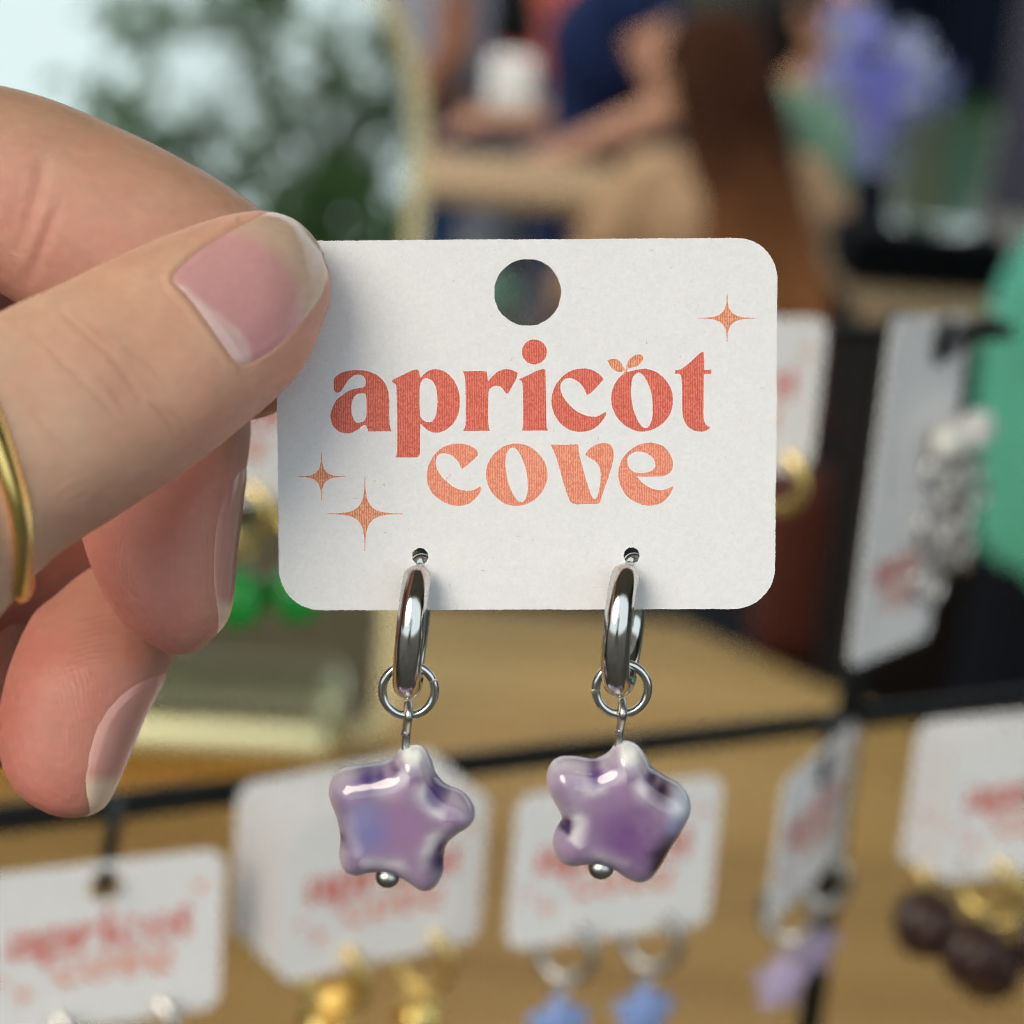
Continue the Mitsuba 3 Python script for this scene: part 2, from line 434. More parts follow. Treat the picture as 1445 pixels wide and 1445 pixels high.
for s, l in zip(SPARKS, ('small orange sparkle at the left edge', 'larger orange sparkle at lower left', 'orange sparkle at upper right')):
    part(held, 'sparkle', print_mesh(s, 1.2e-5), 'ink_orange', label=l)
# ------------------------------------------------------------------ the two earrings (they hang plumb, so lower down they recede from the tilted camera)
YH = np.array([0, 1.0, 0])


def dn(y):
    return CARD + (np.asarray(y, float) - 785) * MM * 0.28


def bead_color(p, n, uv):
    return mi.Color3f(0.5)


b = {'type': 'principled', 'base_color': VC, 'roughness': 0.06, 'specular': 0.65, 'clearcoat': 1.0, 'clearcoat_gloss': 1.0}
scene['glazed_ceramic'] = b


def star_bead(outline, spots, hole_y, tint_noise):
    o = smooth_closed(outline, 10)
    lo, hi = o.min(0) - 12, o.max(0) + 12
    st = 1.6
    gx, gy = np.arange(lo[0], hi[0], st), np.arange(lo[1], hi[1], st)
    X, Y = np.meshgrid(gx, gy, indexing='ij')
    ins = contains_xy(Polygon(o).buffer(0), X, Y)
    bd = cKDTree(np.vstack([o + (np.roll(o, -1, 0) - o) * t for t in np.linspace(0, 1, 8, endpoint=False)]))
    s = bd.query(np.c_[X.ravel(), Y.ravel()])[0].reshape(X.shape) * np.where(ins, 1, -1)
    Rm, T = 40.0, 41.0                                          # rim width and half thickness in pixels (about 3 mm)
    s2 = np.where(s > 4, gaussian_filter(np.minimum(s, Rm), 3.0 / st), s)
    gz = np.arange(-T - 8, T + 8, st)
    S = s2[:, :, None]
    Z = gz[None, None, :] * Rm / T
    f = np.where(S < Rm, np.sqrt(np.maximum(Rm - S, 0) ** 2 + Z**2) - Rm, np.abs(Z) - Rm)
    m = surface_nets(f, [lo[0], lo[1], gz[0]], st)
    trimesh.smoothing.filter_taubin(m, lamb=0.5, nu=0.52, iterations=8)
    v = m.vertices
    sv = bd.query(v[:, :2])[0]
    # glaze colour: pooled dark in the notches, thin and whitish over the ridges beside them
    dense = np.vstack([o + (np.roll(o, -1, 0) - o) * t for t in np.linspace(0, 1, 8, endpoint=False)])
    dense = np.stack([o + (np.roll(o, -1, 0) - o) * t for t in np.linspace(0, 1, 8, endpoint=False)], 1).reshape(-1, 2)
    k_ = 40
    t0, t1 = dense - np.roll(dense, k_, 0), np.roll(dense, -k_, 0) - dense
    turn = np.arctan2(t0[:, 0] * t1[:, 1] - t0[:, 1] * t1[:, 0], (t0 * t1).sum(1))
    turn *= np.sign(turn.sum())
    con = np.clip(gaussian_filter(-turn, 14, mode='wrap') / 0.55, 0, 1)
    con = con[cKDTree(dense).query(v[:, :2])[1]]
    con = con * np.clip((v[:, 1] - hole_y) / 14 + .3, 0, 1) * np.clip(1.1 - np.abs(v[:, 1] - hole_y - 172) / 30 * 0 , 0, 1)
    c = np.tile([0.265, 0.18, 0.30], (len(v), 1))
    wob = meshkit.fbm(np.c_[v[:, :2] / 22, v[:, 2:] / 40] + tint_noise, 3) - 0.5
    n1 = meshkit.fbm(np.c_[v[:, :2] / 45, v[:, 2:] / 60] + tint_noise, 3)
    c = c * (0.80 + 0.40 * n1)[:, None]
    rim = np.clip((20 - sv) / 16, 0, 1) * np.clip(0.15 + 1.2 * meshkit.fbm(np.c_[v[:, :2] / 30, v[:, 2:] / 30] + tint_noise + 5, 2), 0, 1)
    c = c + (np.array([0.52, 0.50, 0.55]) - c) * (0.72 * rim)[:, None]
    sw = sv + 14 * wob
    ridge = np.exp(-((sw - 25) / 11.0) ** 2) * np.clip(con * 1.8, 0, 1)
    c = c + (np.array([0.66, 0.64, 0.67]) - c) * (0.85 * ridge)[:, None]
    pool = np.clip((19 - sw) / 8, 0, 1) * np.clip(con * 1.6 - .25, 0, 1)
    c = c + (np.array([0.05, 0.02, 0.10]) - c) * (0.97 * pool)[:, None]
    for (x, y, r, col, aa) in spots:
        d = np.hypot(v[:, 0] - x, v[:, 1] - y) + 0.6 * r * wob
        k = np.clip(aa * np.exp(-1.3 * (np.maximum(d, 0) / r) ** 2), 0, 1)
        c = c + (np.array(col) - c) * k[:, None]
    w = at(v[:, 0], v[:, 1], dn(v[:, 1])) + v[:, 2:] * MM * YH
    mesh = trimesh.Trimesh(w, m.faces, process=False)
    if mesh.volume < 0:
        mesh.invert()
    return mesh, c


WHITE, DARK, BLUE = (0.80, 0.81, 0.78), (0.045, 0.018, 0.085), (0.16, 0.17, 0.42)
O1 = [(440 + x / 2.779, 760 + y / 2.779) for x, y in [(318,862),(345,828),(395,815),(440,825),(468,870),(490,930),(530,972),(590,998),(628,1040),(640,1085),(620,1120),(575,1150),(532,1190),(518,1245),(515,1310),(480,1362),(430,1371),(370,1335),(310,1305),(240,1300),(180,1313),(130,1295),(108,1245),(112,1170),(98,1090),(70,1010),(75,950),(120,908),(200,893),(270,882)]]
O2 = [(680 + x / 3.211, 1040 + y / 3.211) for x, y in [(575,72),(605,35),(650,24),(705,42),(745,90),(775,142),(830,182),(900,222),(938,275),(945,335),(910,410),(860,490),(810,575),(765,632),(705,648),(645,625),(590,588),(530,568),(470,570),(400,575),(345,545),(320,480),(335,420),(362,370),(345,320),(312,260),(292,200),(305,135),(350,98),(420,94),(500,106),(545,92)]]
S1 = [(528, 1160, 30, BLUE, 0.9), (518, 1135, 26, (0.22, 0.24, 0.47), 0.7), (575, 1150, 42, (0.33, 0.17, 0.34), 0.55), (568, 1100, 24, (0.40, 0.26, 0.41), 0.6), (600, 1222, 26, (.34, .24, .36), .5),
      (522, 1090, 18, (0.05, 0.03, 0.17), 0.95), (538, 1085, 9, (0.07, 0.04, 0.18), 0.9), (614, 1109, 18, (0.06, 0.03, 0.15), 0.9), (481, 1172, 11, (0.05, 0.04, 0.11), .9), (624, 1206, 19, DARK, 0.95),
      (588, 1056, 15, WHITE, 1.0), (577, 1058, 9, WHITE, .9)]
S2 = [(884, 1165, 52, (0.135, 0.05, 0.20), 0.85), (872, 1100, 26, (0.34, 0.20, 0.38), 0.6), (815, 1105, 22, (0.40, 0.34, 0.45), .5),
      (842, 1087, 13, (0.09, 0.035, 0.18), .95), (932, 1106, 19, (0.035, 0.008, 0.03), 1.0), (920, 1090, 9, (0.05, 0.02, 0.07), .9), (790, 1158, 9, (0.06, 0.04, 0.10), .9),
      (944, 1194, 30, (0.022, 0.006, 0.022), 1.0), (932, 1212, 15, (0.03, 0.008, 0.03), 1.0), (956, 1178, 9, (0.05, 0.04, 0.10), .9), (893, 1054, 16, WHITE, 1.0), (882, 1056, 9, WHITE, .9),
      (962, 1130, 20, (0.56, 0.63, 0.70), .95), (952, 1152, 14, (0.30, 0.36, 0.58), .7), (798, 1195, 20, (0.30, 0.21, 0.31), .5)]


def earring(label, cx, top, bot, ylo_x, ring_c, yaw, pin_top, pin_bot, ball, outline, spots, seed, gap):
    e = thing('hoop_earring', label, 'earring', 'pair of star bead hoop earrings')
    del labels[e]['group']
    # hoop: a ring seen edge-on that passes through the card's small hole
    Rp, rp = (bot - top) / 2 - 8.5, 20.0
    p_top, p_bot = at(cx, top, CARD + 0.0002), at(ylo_x, bot - rp, dn(bot - rp))
    ctr, ax = (p_top + p_bot) / 2, unit(p_top - p_bot)
    Rm = np.linalg.norm(p_top - p_bot) / 2
    fw = np.array([math.sin(yaw), math.cos(yaw), 0])
    fw = unit(fw - ax * (fw @ ax))
    th = np.linspace(0, 2 * np.pi, 121)[:-1]                   # 0 = top, grows towards the viewer
    pts = ctr + Rm * (np.cos(th)[:, None] * ax - np.sin(th)[:, None] * fw)
    a = (th + np.pi) % (2 * np.pi) - np.pi                      # -pi..pi, positive = front
    thick = rp * MM
    def prof(rng_):
        lo_, hi_ = rng_
        return lo_, hi_
    front = (a > math.radians(17))
    idx = np.where(front)[0]
    back = np.where((a < math.radians(-24)) | (np.abs(a) > math.radians(179)))[0]
    arc = np.linspace(math.radians(16), math.radians(336), 150)
    q = ctr + Rm * (np.cos(arc)[:, None] * ax - np.sin(arc)[:, None] * fw)
    ends = np.minimum(arc - arc[0], arc[-1] - arc) / math.radians(9)
    r = thick * np.where(ends < 1, np.sqrt(np.clip(1 - (1 - np.clip(ends, 0, 1)) ** 2.2, 0.05, 1)), 1) * np.where(arc > np.pi * 1.05, 0.86, 1)
    part(e, 'hoop', tube(q, r, 40, up=np.cross(ax, fw)), 'steel', smooth=50)
    arc = np.linspace(math.radians(-26), math.radians(20), 30)
    q = ctr + (Rm + 0.0002) * (np.cos(arc)[:, None] * ax - np.sin(arc)[:, None] * fw)
    part(e, 'post', tube(q, 5.6 * MM, 20, up=np.cross(ax, fw)), 'steel', smooth=50)
    kn = ctr + Rm * (math.cos(math.pi * .985) * ax - math.sin(math.pi * .985) * fw)
    # jump ring
    d = float(dn(ring_c[1]))
    c = at(ring_c[0], ring_c[1], d)
    e1, e2 = unit(R_ + 0.06 * F_), unit(np.array([0.02, 0.10, 1.0]))
    e2 = unit(e2 - e1 * (e1 @ e2))
    t = np.linspace(gap + 0.035, gap + 2 * np.pi - 0.035, 90)
    q = c + 37 * MM * d / CARD * (np.cos(t)[:, None] * e1 + np.sin(t)[:, None] * e2)
    part(e, 'jump_ring', tube(q, 6.3 * MM, 18), 'steel', smooth=50)
    # head pin: a hairpin loop over the ring, a shaft through the bead and a ball below it
    (x0, y0), (x1, y1) = pin_top, pin_bot
    w = 6.0 * MM
    dd = dn(y0)
    off = 0.95e-3
    loop = [at(x1, y1 + 14, dn(y1) - 0.0002), at(x1, y1, dn(y1) - 0.0003), at(x1 + (x0 - x1) * .45, y1 + (y0 - y1) * .45, dn(y1) - 0.0007), at(x0 + 0.4, y0 + 22, dd - off), at(x0 + .5, y0 + 9, dd - off * .9),
            at(x0, y0 + 1, dd - off * .35), at(x0, y0 + 1, dd + off * .35), at(x0 - .5, y0 + 9, dd + off * .9), at(x0 - 1.2, y0 + 22, dd + off), at(x0 - 2.5, y0 + 36, dd + off * .8), at(x0 - 5.5, y0 + 45, dd + off * .5)]
    k = np.arange(len(loop))
    q = CubicSpline(k, np.array(loop))(np.linspace(0, len(loop) - 1, 90))
    part(e, 'head_pin', tube(q, w, 16), 'dull_steel', smooth=50)
    star, col = star_bead(outline, spots, y1, seed)
    part(e, 'star_bead', star, 'glazed_ceramic', smooth=True, color=col)
    bx, by, br = ball
    s = trimesh.creation.icosphere(4, br * MM)
    s.apply_scale([1.05, 1, 0.97])
    s.apply_translation(at(bx, by, dn(by) - 0.0004))
    pb = tube([at(bx + 3, by - 26, dn(by)), at(bx, by, dn(by) - 0.0004)], 5 * MM, 12)
    part(e, 'pin_head', cat([s, pb]), 'dull_steel', smooth=40)
    return e


earring('left hoop earring with a lilac ceramic star bead with a blue patch', 592.5, 798, 982, 577, (576.5, 974), math.radians(1.0), (576, 993), (572, 1066), (547, 1237, 17), O1, S1, 1.0, 0.4)
earring('right hoop earring with a deeper purple ceramic star bead with dark notches', 888.5, 796, 980, 877, (877.5, 972), math.radians(10.5), (878, 990), (872, 1063), (848, 1224, 18), O2, S2, 11.0, math.pi + 0.02)
# ------------------------------------------------------------------ the hand
def loft(rows, step=0.00021, power=2.3):
    """rows: upper x, y, lower x, y (photo pixels at the row's distance), distance, half depth in mm; the last row is the tip.
    Returns vertices, faces, u in mm along, phi around (0 = lower side, pi/2 = towards the viewer)."""
    a = np.asarray(rows, float)
    c = (a[:, 0:2] + a[:, 2:4]) / 2
    h = (a[:, 2:4] - a[:, 0:2]) / 2
    w = np.linalg.norm(h, axis=1)
    ang = np.unwrap(np.arctan2(h[:, 1], h[:, 0]))
    ang[-1] = ang[-2]
    P = at(c[:, 0], c[:, 1], a[:, 4])
    s = np.r_[0, np.cumsum(np.linalg.norm(np.diff(P, axis=0), axis=1) + 1e-7)]
    n = int(s[-1] / step)
    # denser towards the tip, where the radius runs out
    ss = s[-1] * (1 - (1 - np.linspace(0, 1, n)) ** 1.25)
    ci = CubicSpline(s, c)(ss)
    wi = np.sqrt(np.maximum(PchipInterpolator(s, w**2)(ss), 0))
    ti = np.sqrt(np.maximum(PchipInterpolator(s, a[:, 5] ** 2)(ss), 0)) / 1000
    ai = PchipInterpolator(s, ang)(ss)
    di = CubicSpline(s, a[:, 4])(ss)
    m = int(2.6 * (w.max() * MM + a[:, 5].max() / 1000) / step)
    phi = np.arange(m) * 2 * np.pi / m
    cp, sp = np.cos(phi), np.sin(phi)
    cp, sp = np.sign(cp) * np.abs(cp) ** (2 / power), np.sign(sp) * np.abs(sp) ** (2 / power)
    X = ci[:, 0:1] + (wi * np.cos(ai))[:, None] * cp
    Y = ci[:, 1:2] + (wi * np.sin(ai))[:, None] * cp
    V = at(X, Y, di[:, None] + 0 * X) - ti[:, None, None] * sp[None, :, None] * F_
    nn = len(ss)
    i, j = np.meshgrid(np.arange(nn - 2), np.arange(m), indexing='ij')
    q = np.stack([i * m + j, i * m + (j + 1) % m, (i + 1) * m + (j + 1) % m, (i + 1) * m + j], -1).reshape(-1, 4)
    f = np.vstack([q[:, [0, 1, 2]], q[:, [0, 2, 3]]])
    v = V[:nn - 1].reshape(-1, 3)
    c0, c1 = len(v), len(v) + 1
    v = np.vstack([v, P[:1], V[-1].mean(0)[None]])
    j = np.arange(m)
    f = np.vstack([f, np.stack([j * 0 + c0, (j + 1) % m, j], 1), np.stack([j * 0 + c1, (nn - 2) * m + j, (nn - 2) * m + (j + 1) % m], 1)])
    uu = np.r_[np.repeat(ss[:nn - 1], m), 0, ss[-1]] * 1000
    ph = np.r_[np.tile(phi, nn - 1), 0, 0]
    mesh = trimesh.Trimesh(v, f, process=False)
    if mesh.volume < 0:
        mesh.invert()
    return mesh, uu, ph, (nn - 1, m)


THUMB = [(-190, 545, -60, 930, .178, 11.0), (-60, 478, 25, 835, .182, 10.3), (0, 446, 72, 788, .1845, 10.0), (60, 417, 165, 727, .187, 9.4), (160, 369, 265, 661, .1905, 8.7), (240, 333, 338, 604, .193, 8.2),
         (310, 309, 392, 558, .1955, 7.6), (365, 299, 430, 511, .1975, 6.9), (410, 309, 454, 455, .1992, 5.6), (440, 335, 466, 410, .2002, 3.6), (461, 372, 461, 372, .2007, 0)]
INDEX = [(-190, 110, -150, 400, .214, 9.6), (-60, 117, -40, 398, .2135, 9.4), (30, 129, 20, 425, .213, 9.2), (120, 160, 85, 470, .2128, 9.0), (200, 196, 150, 500, .2128, 8.8), (280, 238, 210, 530, .2128, 8.4), (340, 275, 255, 552, .2132, 8.0),
         (395, 320, 300, 580, .2135, 7.5), (425, 365, 340, 592, .2133, 7.1), (446, 420, 380, 585, .213, 6.3), (452, 470, 415, 560, .2125, 4.6), (440, 520, 440, 520, .2122, 0)]
MIDDLE = [(60, 600, 120, 380, .222, 8.5), (80, 690, 270, 440, .221, 8.6), (103, 728, 335, 520, .219, 8.6), (116, 752, 352, 592, .217, 8.4), (127, 785, 347, 655, .215, 8.2), (142, 824, 338, 720, .2135, 7.8), (166, 864, 330, 790, .2125, 7.2),
          (195, 895, 325, 848, .212, 6.2), (224, 914, 312, 886, .2118, 4.4), (266, 922, 266, 922, .2118, 0)]
RINGF = [(190, 800, 270, 640, .236, 7.8), (128, 806, 300, 720, .232, 8.2), (84, 838, 285, 800, .228, 8.2), (47, 872, 266, 868, .2245, 7.9), (20, 930, 244, 928, .221, 7.6), (5, 985, 224, 970, .2195, 7.3), (0, 1035, 200, 1016, .2185, 6.9),
         (9, 1085, 178, 1070, .2175, 6.2), (33, 1122, 160, 1112, .217, 5.2), (64, 1142, 143, 1140, .2168, 3.6), (106, 1153, 106, 1153, .2168, 0)]
LITTLE = [(-170, 640, 60, 640, .244, 8.5), (-175, 760, 70, 790, .242, 8.2), (-180, 850, 55, 860, .239, 7.8), (-178, 930, 35, 935, .235, 7.4), (-170, 990, 26, 1005, .232, 6.9), (-140, 1050, 20, 1056, .229, 5.8), (-95, 1084, 5, 1082, .2285, 4.0), (-50, 1096, -50, 1096, .2285, 0)]
PALM = [(-420, 250, -420, 1020, .222, 15), (-260, 200, -260, 1010, .222, 16), (-130, 240, -90, 960, .225, 13), (0, 350, 30, 900, .2375, 9.5), (100, 430, 120, 880, .2425, 8), (200, 500, 220, 830, .2455, 6), (285, 620, 285, 620, .247, 0)]

SKIN = np.array([0.60, 0.335, 0.235])
PINK = np.array([0.60, 0.275, 0.205])
RED = np.array([0.62, 0.20, 0.16])
OLIVE = np.array([0.47, 0.30, 0.19])


def gline(px, pts, w):
    """Gaussian closeness to a polyline (pixels)."""
    l = smooth_open(pts)
    d, i = cKDTree(l).query(px)
    return np.exp(-(d / w) ** 2) * np.sin(np.pi * (i + .5) / len(l)) ** 0.7


def smooth_open(pts, n=40):
    p = np.asarray(pts, float)
    k = np.arange(len(p))
    return CubicSpline(k, p)(np.linspace(0, len(p) - 1, n * (len(p) - 1))) if len(p) > 2 else p[0] + np.linspace(0, 1, n)[:, None] * (p[1] - p[0])


def edge_dist(px, poly):
    o = smooth_closed(poly, 14)
    d = cKDTree(o).query(px)[0]
    return d * np.where(contains_xy(Polygon(o).buffer(0), px[:, 0], px[:, 1]), 1, -1)


TNAIL = [(243, 394), (262, 368), (300, 340), (345, 314), (384, 297), (424, 303), (455, 336), (466, 378), (455, 416), (428, 455), (395, 489), (358, 513), (334, 514), (312, 486), (288, 452), (264, 420)]


def finger(name, rows):
    m, u, ph, shp = loft(rows)
    px, d = topx(m.vertices)
    nv = m.vertex_normals
    front = np.clip((nv @ -F_) * 2.0 + 0.15, 0, 1)
    side = nv @ R_
    v = m.vertices
    disp = np.zeros(len(v))
    big = meshkit.fbm(v / 0.006 + 3, 3)
    fine = meshkit.fbm(v / 0.0011 + 9, 3)
    col = np.tile(SKIN, (len(v), 1))
    umax = u.max()
    if name == 'thumb':
        for pts, dp, w in (([(70, 425), (112, 464), (152, 503), (182, 540), (200, 574)], .30, 2.6), ([(36, 452), (86, 512), (140, 566), (170, 610)], .17, 3.0), ([(194, 560), (232, 590), (249, 632)], .16, 2.4),
                           ([(105, 440), (135, 470), (160, 490)], .10, 2.5), ([(150, 462), (185, 500), (212, 520), (236, 560)], .07, 2.8), ([(215, 570), (250, 590), (262, 620)], .06, 2.6), ([(20, 540), (60, 600), (100, 640)], .07, 4.5), ([(128, 520), (160, 560), (172, 590)], .07, 2.4)):
            g = gline(px, pts, w) * front
            disp -= dp * 0.5 * g * (0.5 + big)
            col *= (1 - np.array([.20, .30, .34]) * (0.8 * g * (0.3 + fine))[:, None])
        disp += 0.25 * np.exp(-((px[:, 0] - 150) / 60) ** 2 - ((px[:, 1] - 520) / 60) ** 2) * front
        e = edge_dist(px, TNAIL)
        fold = np.exp(-((e + 7) / 6.0) ** 2) * front * (px[:, 0] < 335)
        disp += 0.13 * fold
        col *= (1 - np.array([.08, .16, .16]) * (0.7 * np.exp(-((e + 2) / 3.0) ** 2) * front * (px[:, 0] < 345))[:, None])
        disp -= 0.35 * np.clip(e / 10, 0, 1) * front
        # flatten the knuckle side to a softer shape, pinker towards the tip and the lower edge
        t = np.clip((px[:, 0] - 250) / 150, 0, 1)
        col = col + (PINK * 1.06 - col) * (0.38 * t * (0.6 + 0.8 * big))[:, None]
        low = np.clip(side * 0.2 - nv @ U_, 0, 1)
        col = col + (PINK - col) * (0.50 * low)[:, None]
        col = col + (np.array([0.56, 0.315, 0.19]) - col) * (0.40 * np.exp(-((px[:, 0] - 235) / 55) ** 2 - ((px[:, 1] - 480) / 60) ** 2))[:, None]
        col = col + (np.array([0.61, 0.40, 0.285]) - col) * (0.6 * np.clip((170 - px[:, 0]) / 150, 0, 1))[:, None]
    elif name == 'index':
        for pts, dp, w in (([(64, 215), (54, 262), (38, 318), (20, 360)], .34, 13), ([(84, 285), (68, 325), (50, 370), (36, 410)], .34, 10), ([(30, 240), (20, 300), (0, 340)], .15, 12)):
            g = gline(px, pts, w) * front
            disp -= dp * g
            g2 = gline(px, pts, w * .45) * front
            col *= (1 - np.array([.12, .30, .30]) * (0.55 * g + 0.35 * g2 * (.4 + fine))[:, None])
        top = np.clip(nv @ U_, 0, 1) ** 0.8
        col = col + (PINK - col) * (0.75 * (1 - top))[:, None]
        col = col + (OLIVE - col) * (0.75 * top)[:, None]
    elif name in ('middle', 'ring', 'little'):
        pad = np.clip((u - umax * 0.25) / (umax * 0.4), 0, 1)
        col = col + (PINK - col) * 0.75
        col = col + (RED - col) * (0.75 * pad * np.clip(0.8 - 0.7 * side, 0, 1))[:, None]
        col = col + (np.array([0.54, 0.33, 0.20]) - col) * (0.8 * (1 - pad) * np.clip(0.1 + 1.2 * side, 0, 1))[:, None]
        if name == 'ring':
            for q in range(9):
                y = 868 + 9 * q
                g = gline(px, [(95 - q * 3, y + 16), (130, y + 2 - q), (175, y - 4)], 2.6) * front
                disp -= 0.05 * g
                col = col * (1 + np.array([.04, .07, .08]) * (np.roll(g, 3 * shp[1]) - g)[:, None])
    else:
        col = col + (RED - col) * 0.7
    micro = meshkit.noise(v / 0.00055 + 5)
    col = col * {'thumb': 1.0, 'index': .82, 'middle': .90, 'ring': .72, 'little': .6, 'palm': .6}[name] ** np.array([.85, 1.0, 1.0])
    disp += 0.12 * (big - 0.5) + 0.06 * (fine - 0.5) + 0.022 * (micro - 0.5)
    blot = meshkit.fbm(v / 0.0032 + 21, 3) - 0.5
    col = col * (1 + np.array([0.02, -0.22, -0.20]) * blot[:, None])
    col = col * (0.90 + 0.14 * big + 0.12 * (fine - .5) + 0.06 * (micro - .5))[:, None]
    m = trimesh.Trimesh(v + nv * disp[:, None] / 1000, m.faces, process=False)
    return m, col, u, ph, shp


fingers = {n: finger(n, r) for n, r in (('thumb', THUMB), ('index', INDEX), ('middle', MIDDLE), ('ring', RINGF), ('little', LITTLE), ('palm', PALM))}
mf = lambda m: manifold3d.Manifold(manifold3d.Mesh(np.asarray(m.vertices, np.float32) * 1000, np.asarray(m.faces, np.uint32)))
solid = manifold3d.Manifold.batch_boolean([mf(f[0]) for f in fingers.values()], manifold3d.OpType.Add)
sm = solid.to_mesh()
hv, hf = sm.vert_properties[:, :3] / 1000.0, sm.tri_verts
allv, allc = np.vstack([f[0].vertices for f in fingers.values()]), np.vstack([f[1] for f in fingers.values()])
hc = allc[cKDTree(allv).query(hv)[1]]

PADS = [(at(222, 790, .204), 1.7e-5), (at(75, 1050, .210), 0.8e-5)]


def skin_h(p, n, uv):
    x, y = cardxy(p)
    micro = 3.2e-5 * fbm(x * 2.6, y * 2.6, p.y * 1600, 3) + 1.4e-5 * noise(x * 7.0, y * 7.0, 0.0) + 1.6e-5 * noise((x * .8 + y * .6) * 5.0, (y * .8 - x * .6) * 1.4, 3.0)
    out = micro
    for c, amp in PADS:
        cx, cy = float(c @ R_) * 1000, float(c @ U_) * 1000
        X, Y = x - cx, y - cy
        rad = dr.sqrt(dr.square(X * 1.0 + 2.0) + dr.square(Y * 0.45 + 0.6 * noise(x * 0.5, y * 0.5, 0.0)))
        m = smoothstep(7.5, 5.0, dr.sqrt(dr.square(X) + dr.square(Y * 0.62)))
        out += m * amp * dr.sin(rad * 2 * math.pi / 0.46 + 2.2 * noise(x * 0.45, y * 0.45, 7.0))
    return out


bumped('skin', VC, skin_h, 1.0, 6e-5, rough=0.50, spec=0.38)
hand = thing('hand', 'bare hand with short unpolished nails, pinching the top left corner of the earring card', 'hand')
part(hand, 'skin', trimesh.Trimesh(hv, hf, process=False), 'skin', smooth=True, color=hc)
b = {'type': 'principled', 'base_color': VC, 'roughness': 0.20, 'specular': 0.55, 'clearcoat': 0.6, 'clearcoat_gloss': 0.93}
scene['nail_plate'] = {'type': 'twosided', 'bsdf': b}


def nail(fname, poly, u0=None, label=None, lift=0.28, colors=None, uext=0, center=None):
    """A nail: the patch of a finger's surface inside poly, in (pixels) if poly is 2D on the viewer's side, else in (u, phi)."""
    m, col, u, ph, (nu, nv) = fingers[fname]
    V = m.vertices[:nu * nv].reshape(nu, nv, 3)
    N = np.asarray(m.vertex_normals[:nu * nv]).reshape(nu, nv, 3)
    V2, N2 = gaussian_filter(V, (3, 3, 0), mode=('nearest', 'wrap', 'nearest')), gaussian_filter(N, (6, 6, 0), mode=('nearest', 'wrap', 'nearest'))
    N2 /= np.linalg.norm(N2, axis=-1, keepdims=True)
    if center is None:
        px, _ = topx(V2.reshape(-1, 3))
        e = edge_dist(px, poly).reshape(nu, nv)
        e[(N2 @ -F_) < -0.1] = -99
        e = e * MM * 1000                                       # mm
    else:                                                       # superellipse in u (mm) and phi
        uc, pc, ru, rp_ = center
        U, Ph = u[:nu * nv].reshape(nu, nv), ph[:nu * nv].reshape(nu, nv)
        dp = (Ph - pc + np.pi) % (2 * np.pi) - np.pi
        q = (np.abs((U - uc) / ru) ** 2.8 + np.abs(dp / rp_) ** 2.8) ** (1 / 2.8)
        e = (1 - q) * min(ru, 5.0)
    keep = e > -0.12
    dome = np.clip((e + 0.12) / 1.1, 0, 1) ** 0.5
    W = V2 + N2 * ((-0.22 + (lift + 0.22) * dome) / 1000)[..., None]
    Wb = V2 - N2 * 0.0006
    ids = -np.ones((nu, nv), int)
    ids[keep] = np.arange(keep.sum())
    a, b_, c, d = ids[:-1], np.roll(ids, -1, 1)[:-1], np.roll(ids, -1, 1)[1:], ids[1:]
    ok = (a >= 0) & (b_ >= 0) & (c >= 0) & (d >= 0)
    q = np.stack([a[ok], b_[ok], c[ok], d[ok]], 1)
    f = np.vstack([q[:, [0, 1, 2]], q[:, [0, 2, 3]]])
    v = W[keep]
    n = len(v)
    edges = np.sort(np.vstack([f[:, [0, 1]], f[:, [1, 2]], f[:, [2, 0]]]), 1)
    order = np.vstack([f[:, [0, 1]], f[:, [1, 2]], f[:, [2, 0]]])
    uq, inv, cnt = np.unique(edges, axis=0, return_inverse=True, return_counts=True)
    bd = order[cnt[inv.ravel()] == 1]
    wall = np.vstack([np.stack([bd[:, 1], bd[:, 0], bd[:, 0] + n], 1), np.stack([bd[:, 1], bd[:, 0] + n, bd[:, 1] + n], 1)])
    mesh = trimesh.Trimesh(np.vstack([v, Wb[keep]]), np.vstack([f, wall, f[:, ::-1] + n]), process=False)
    px, _ = topx(mesh.vertices)
    cc = colors(px, np.r_[e[keep], e[keep]], mesh.vertices)
    used = np.zeros(len(mesh.vertices), bool)
    used[mesh.faces.ravel()] = True
    mp = np.cumsum(used) - 1
    mesh = trimesh.Trimesh(mesh.vertices[used], mp[mesh.faces], process=False)
    if mesh.volume < 0:
        mesh.invert()
    part(hand, 'nail', mesh, 'nail_plate', smooth=True, color=np.clip(cc[used], 0.01, 0.95), label=label)


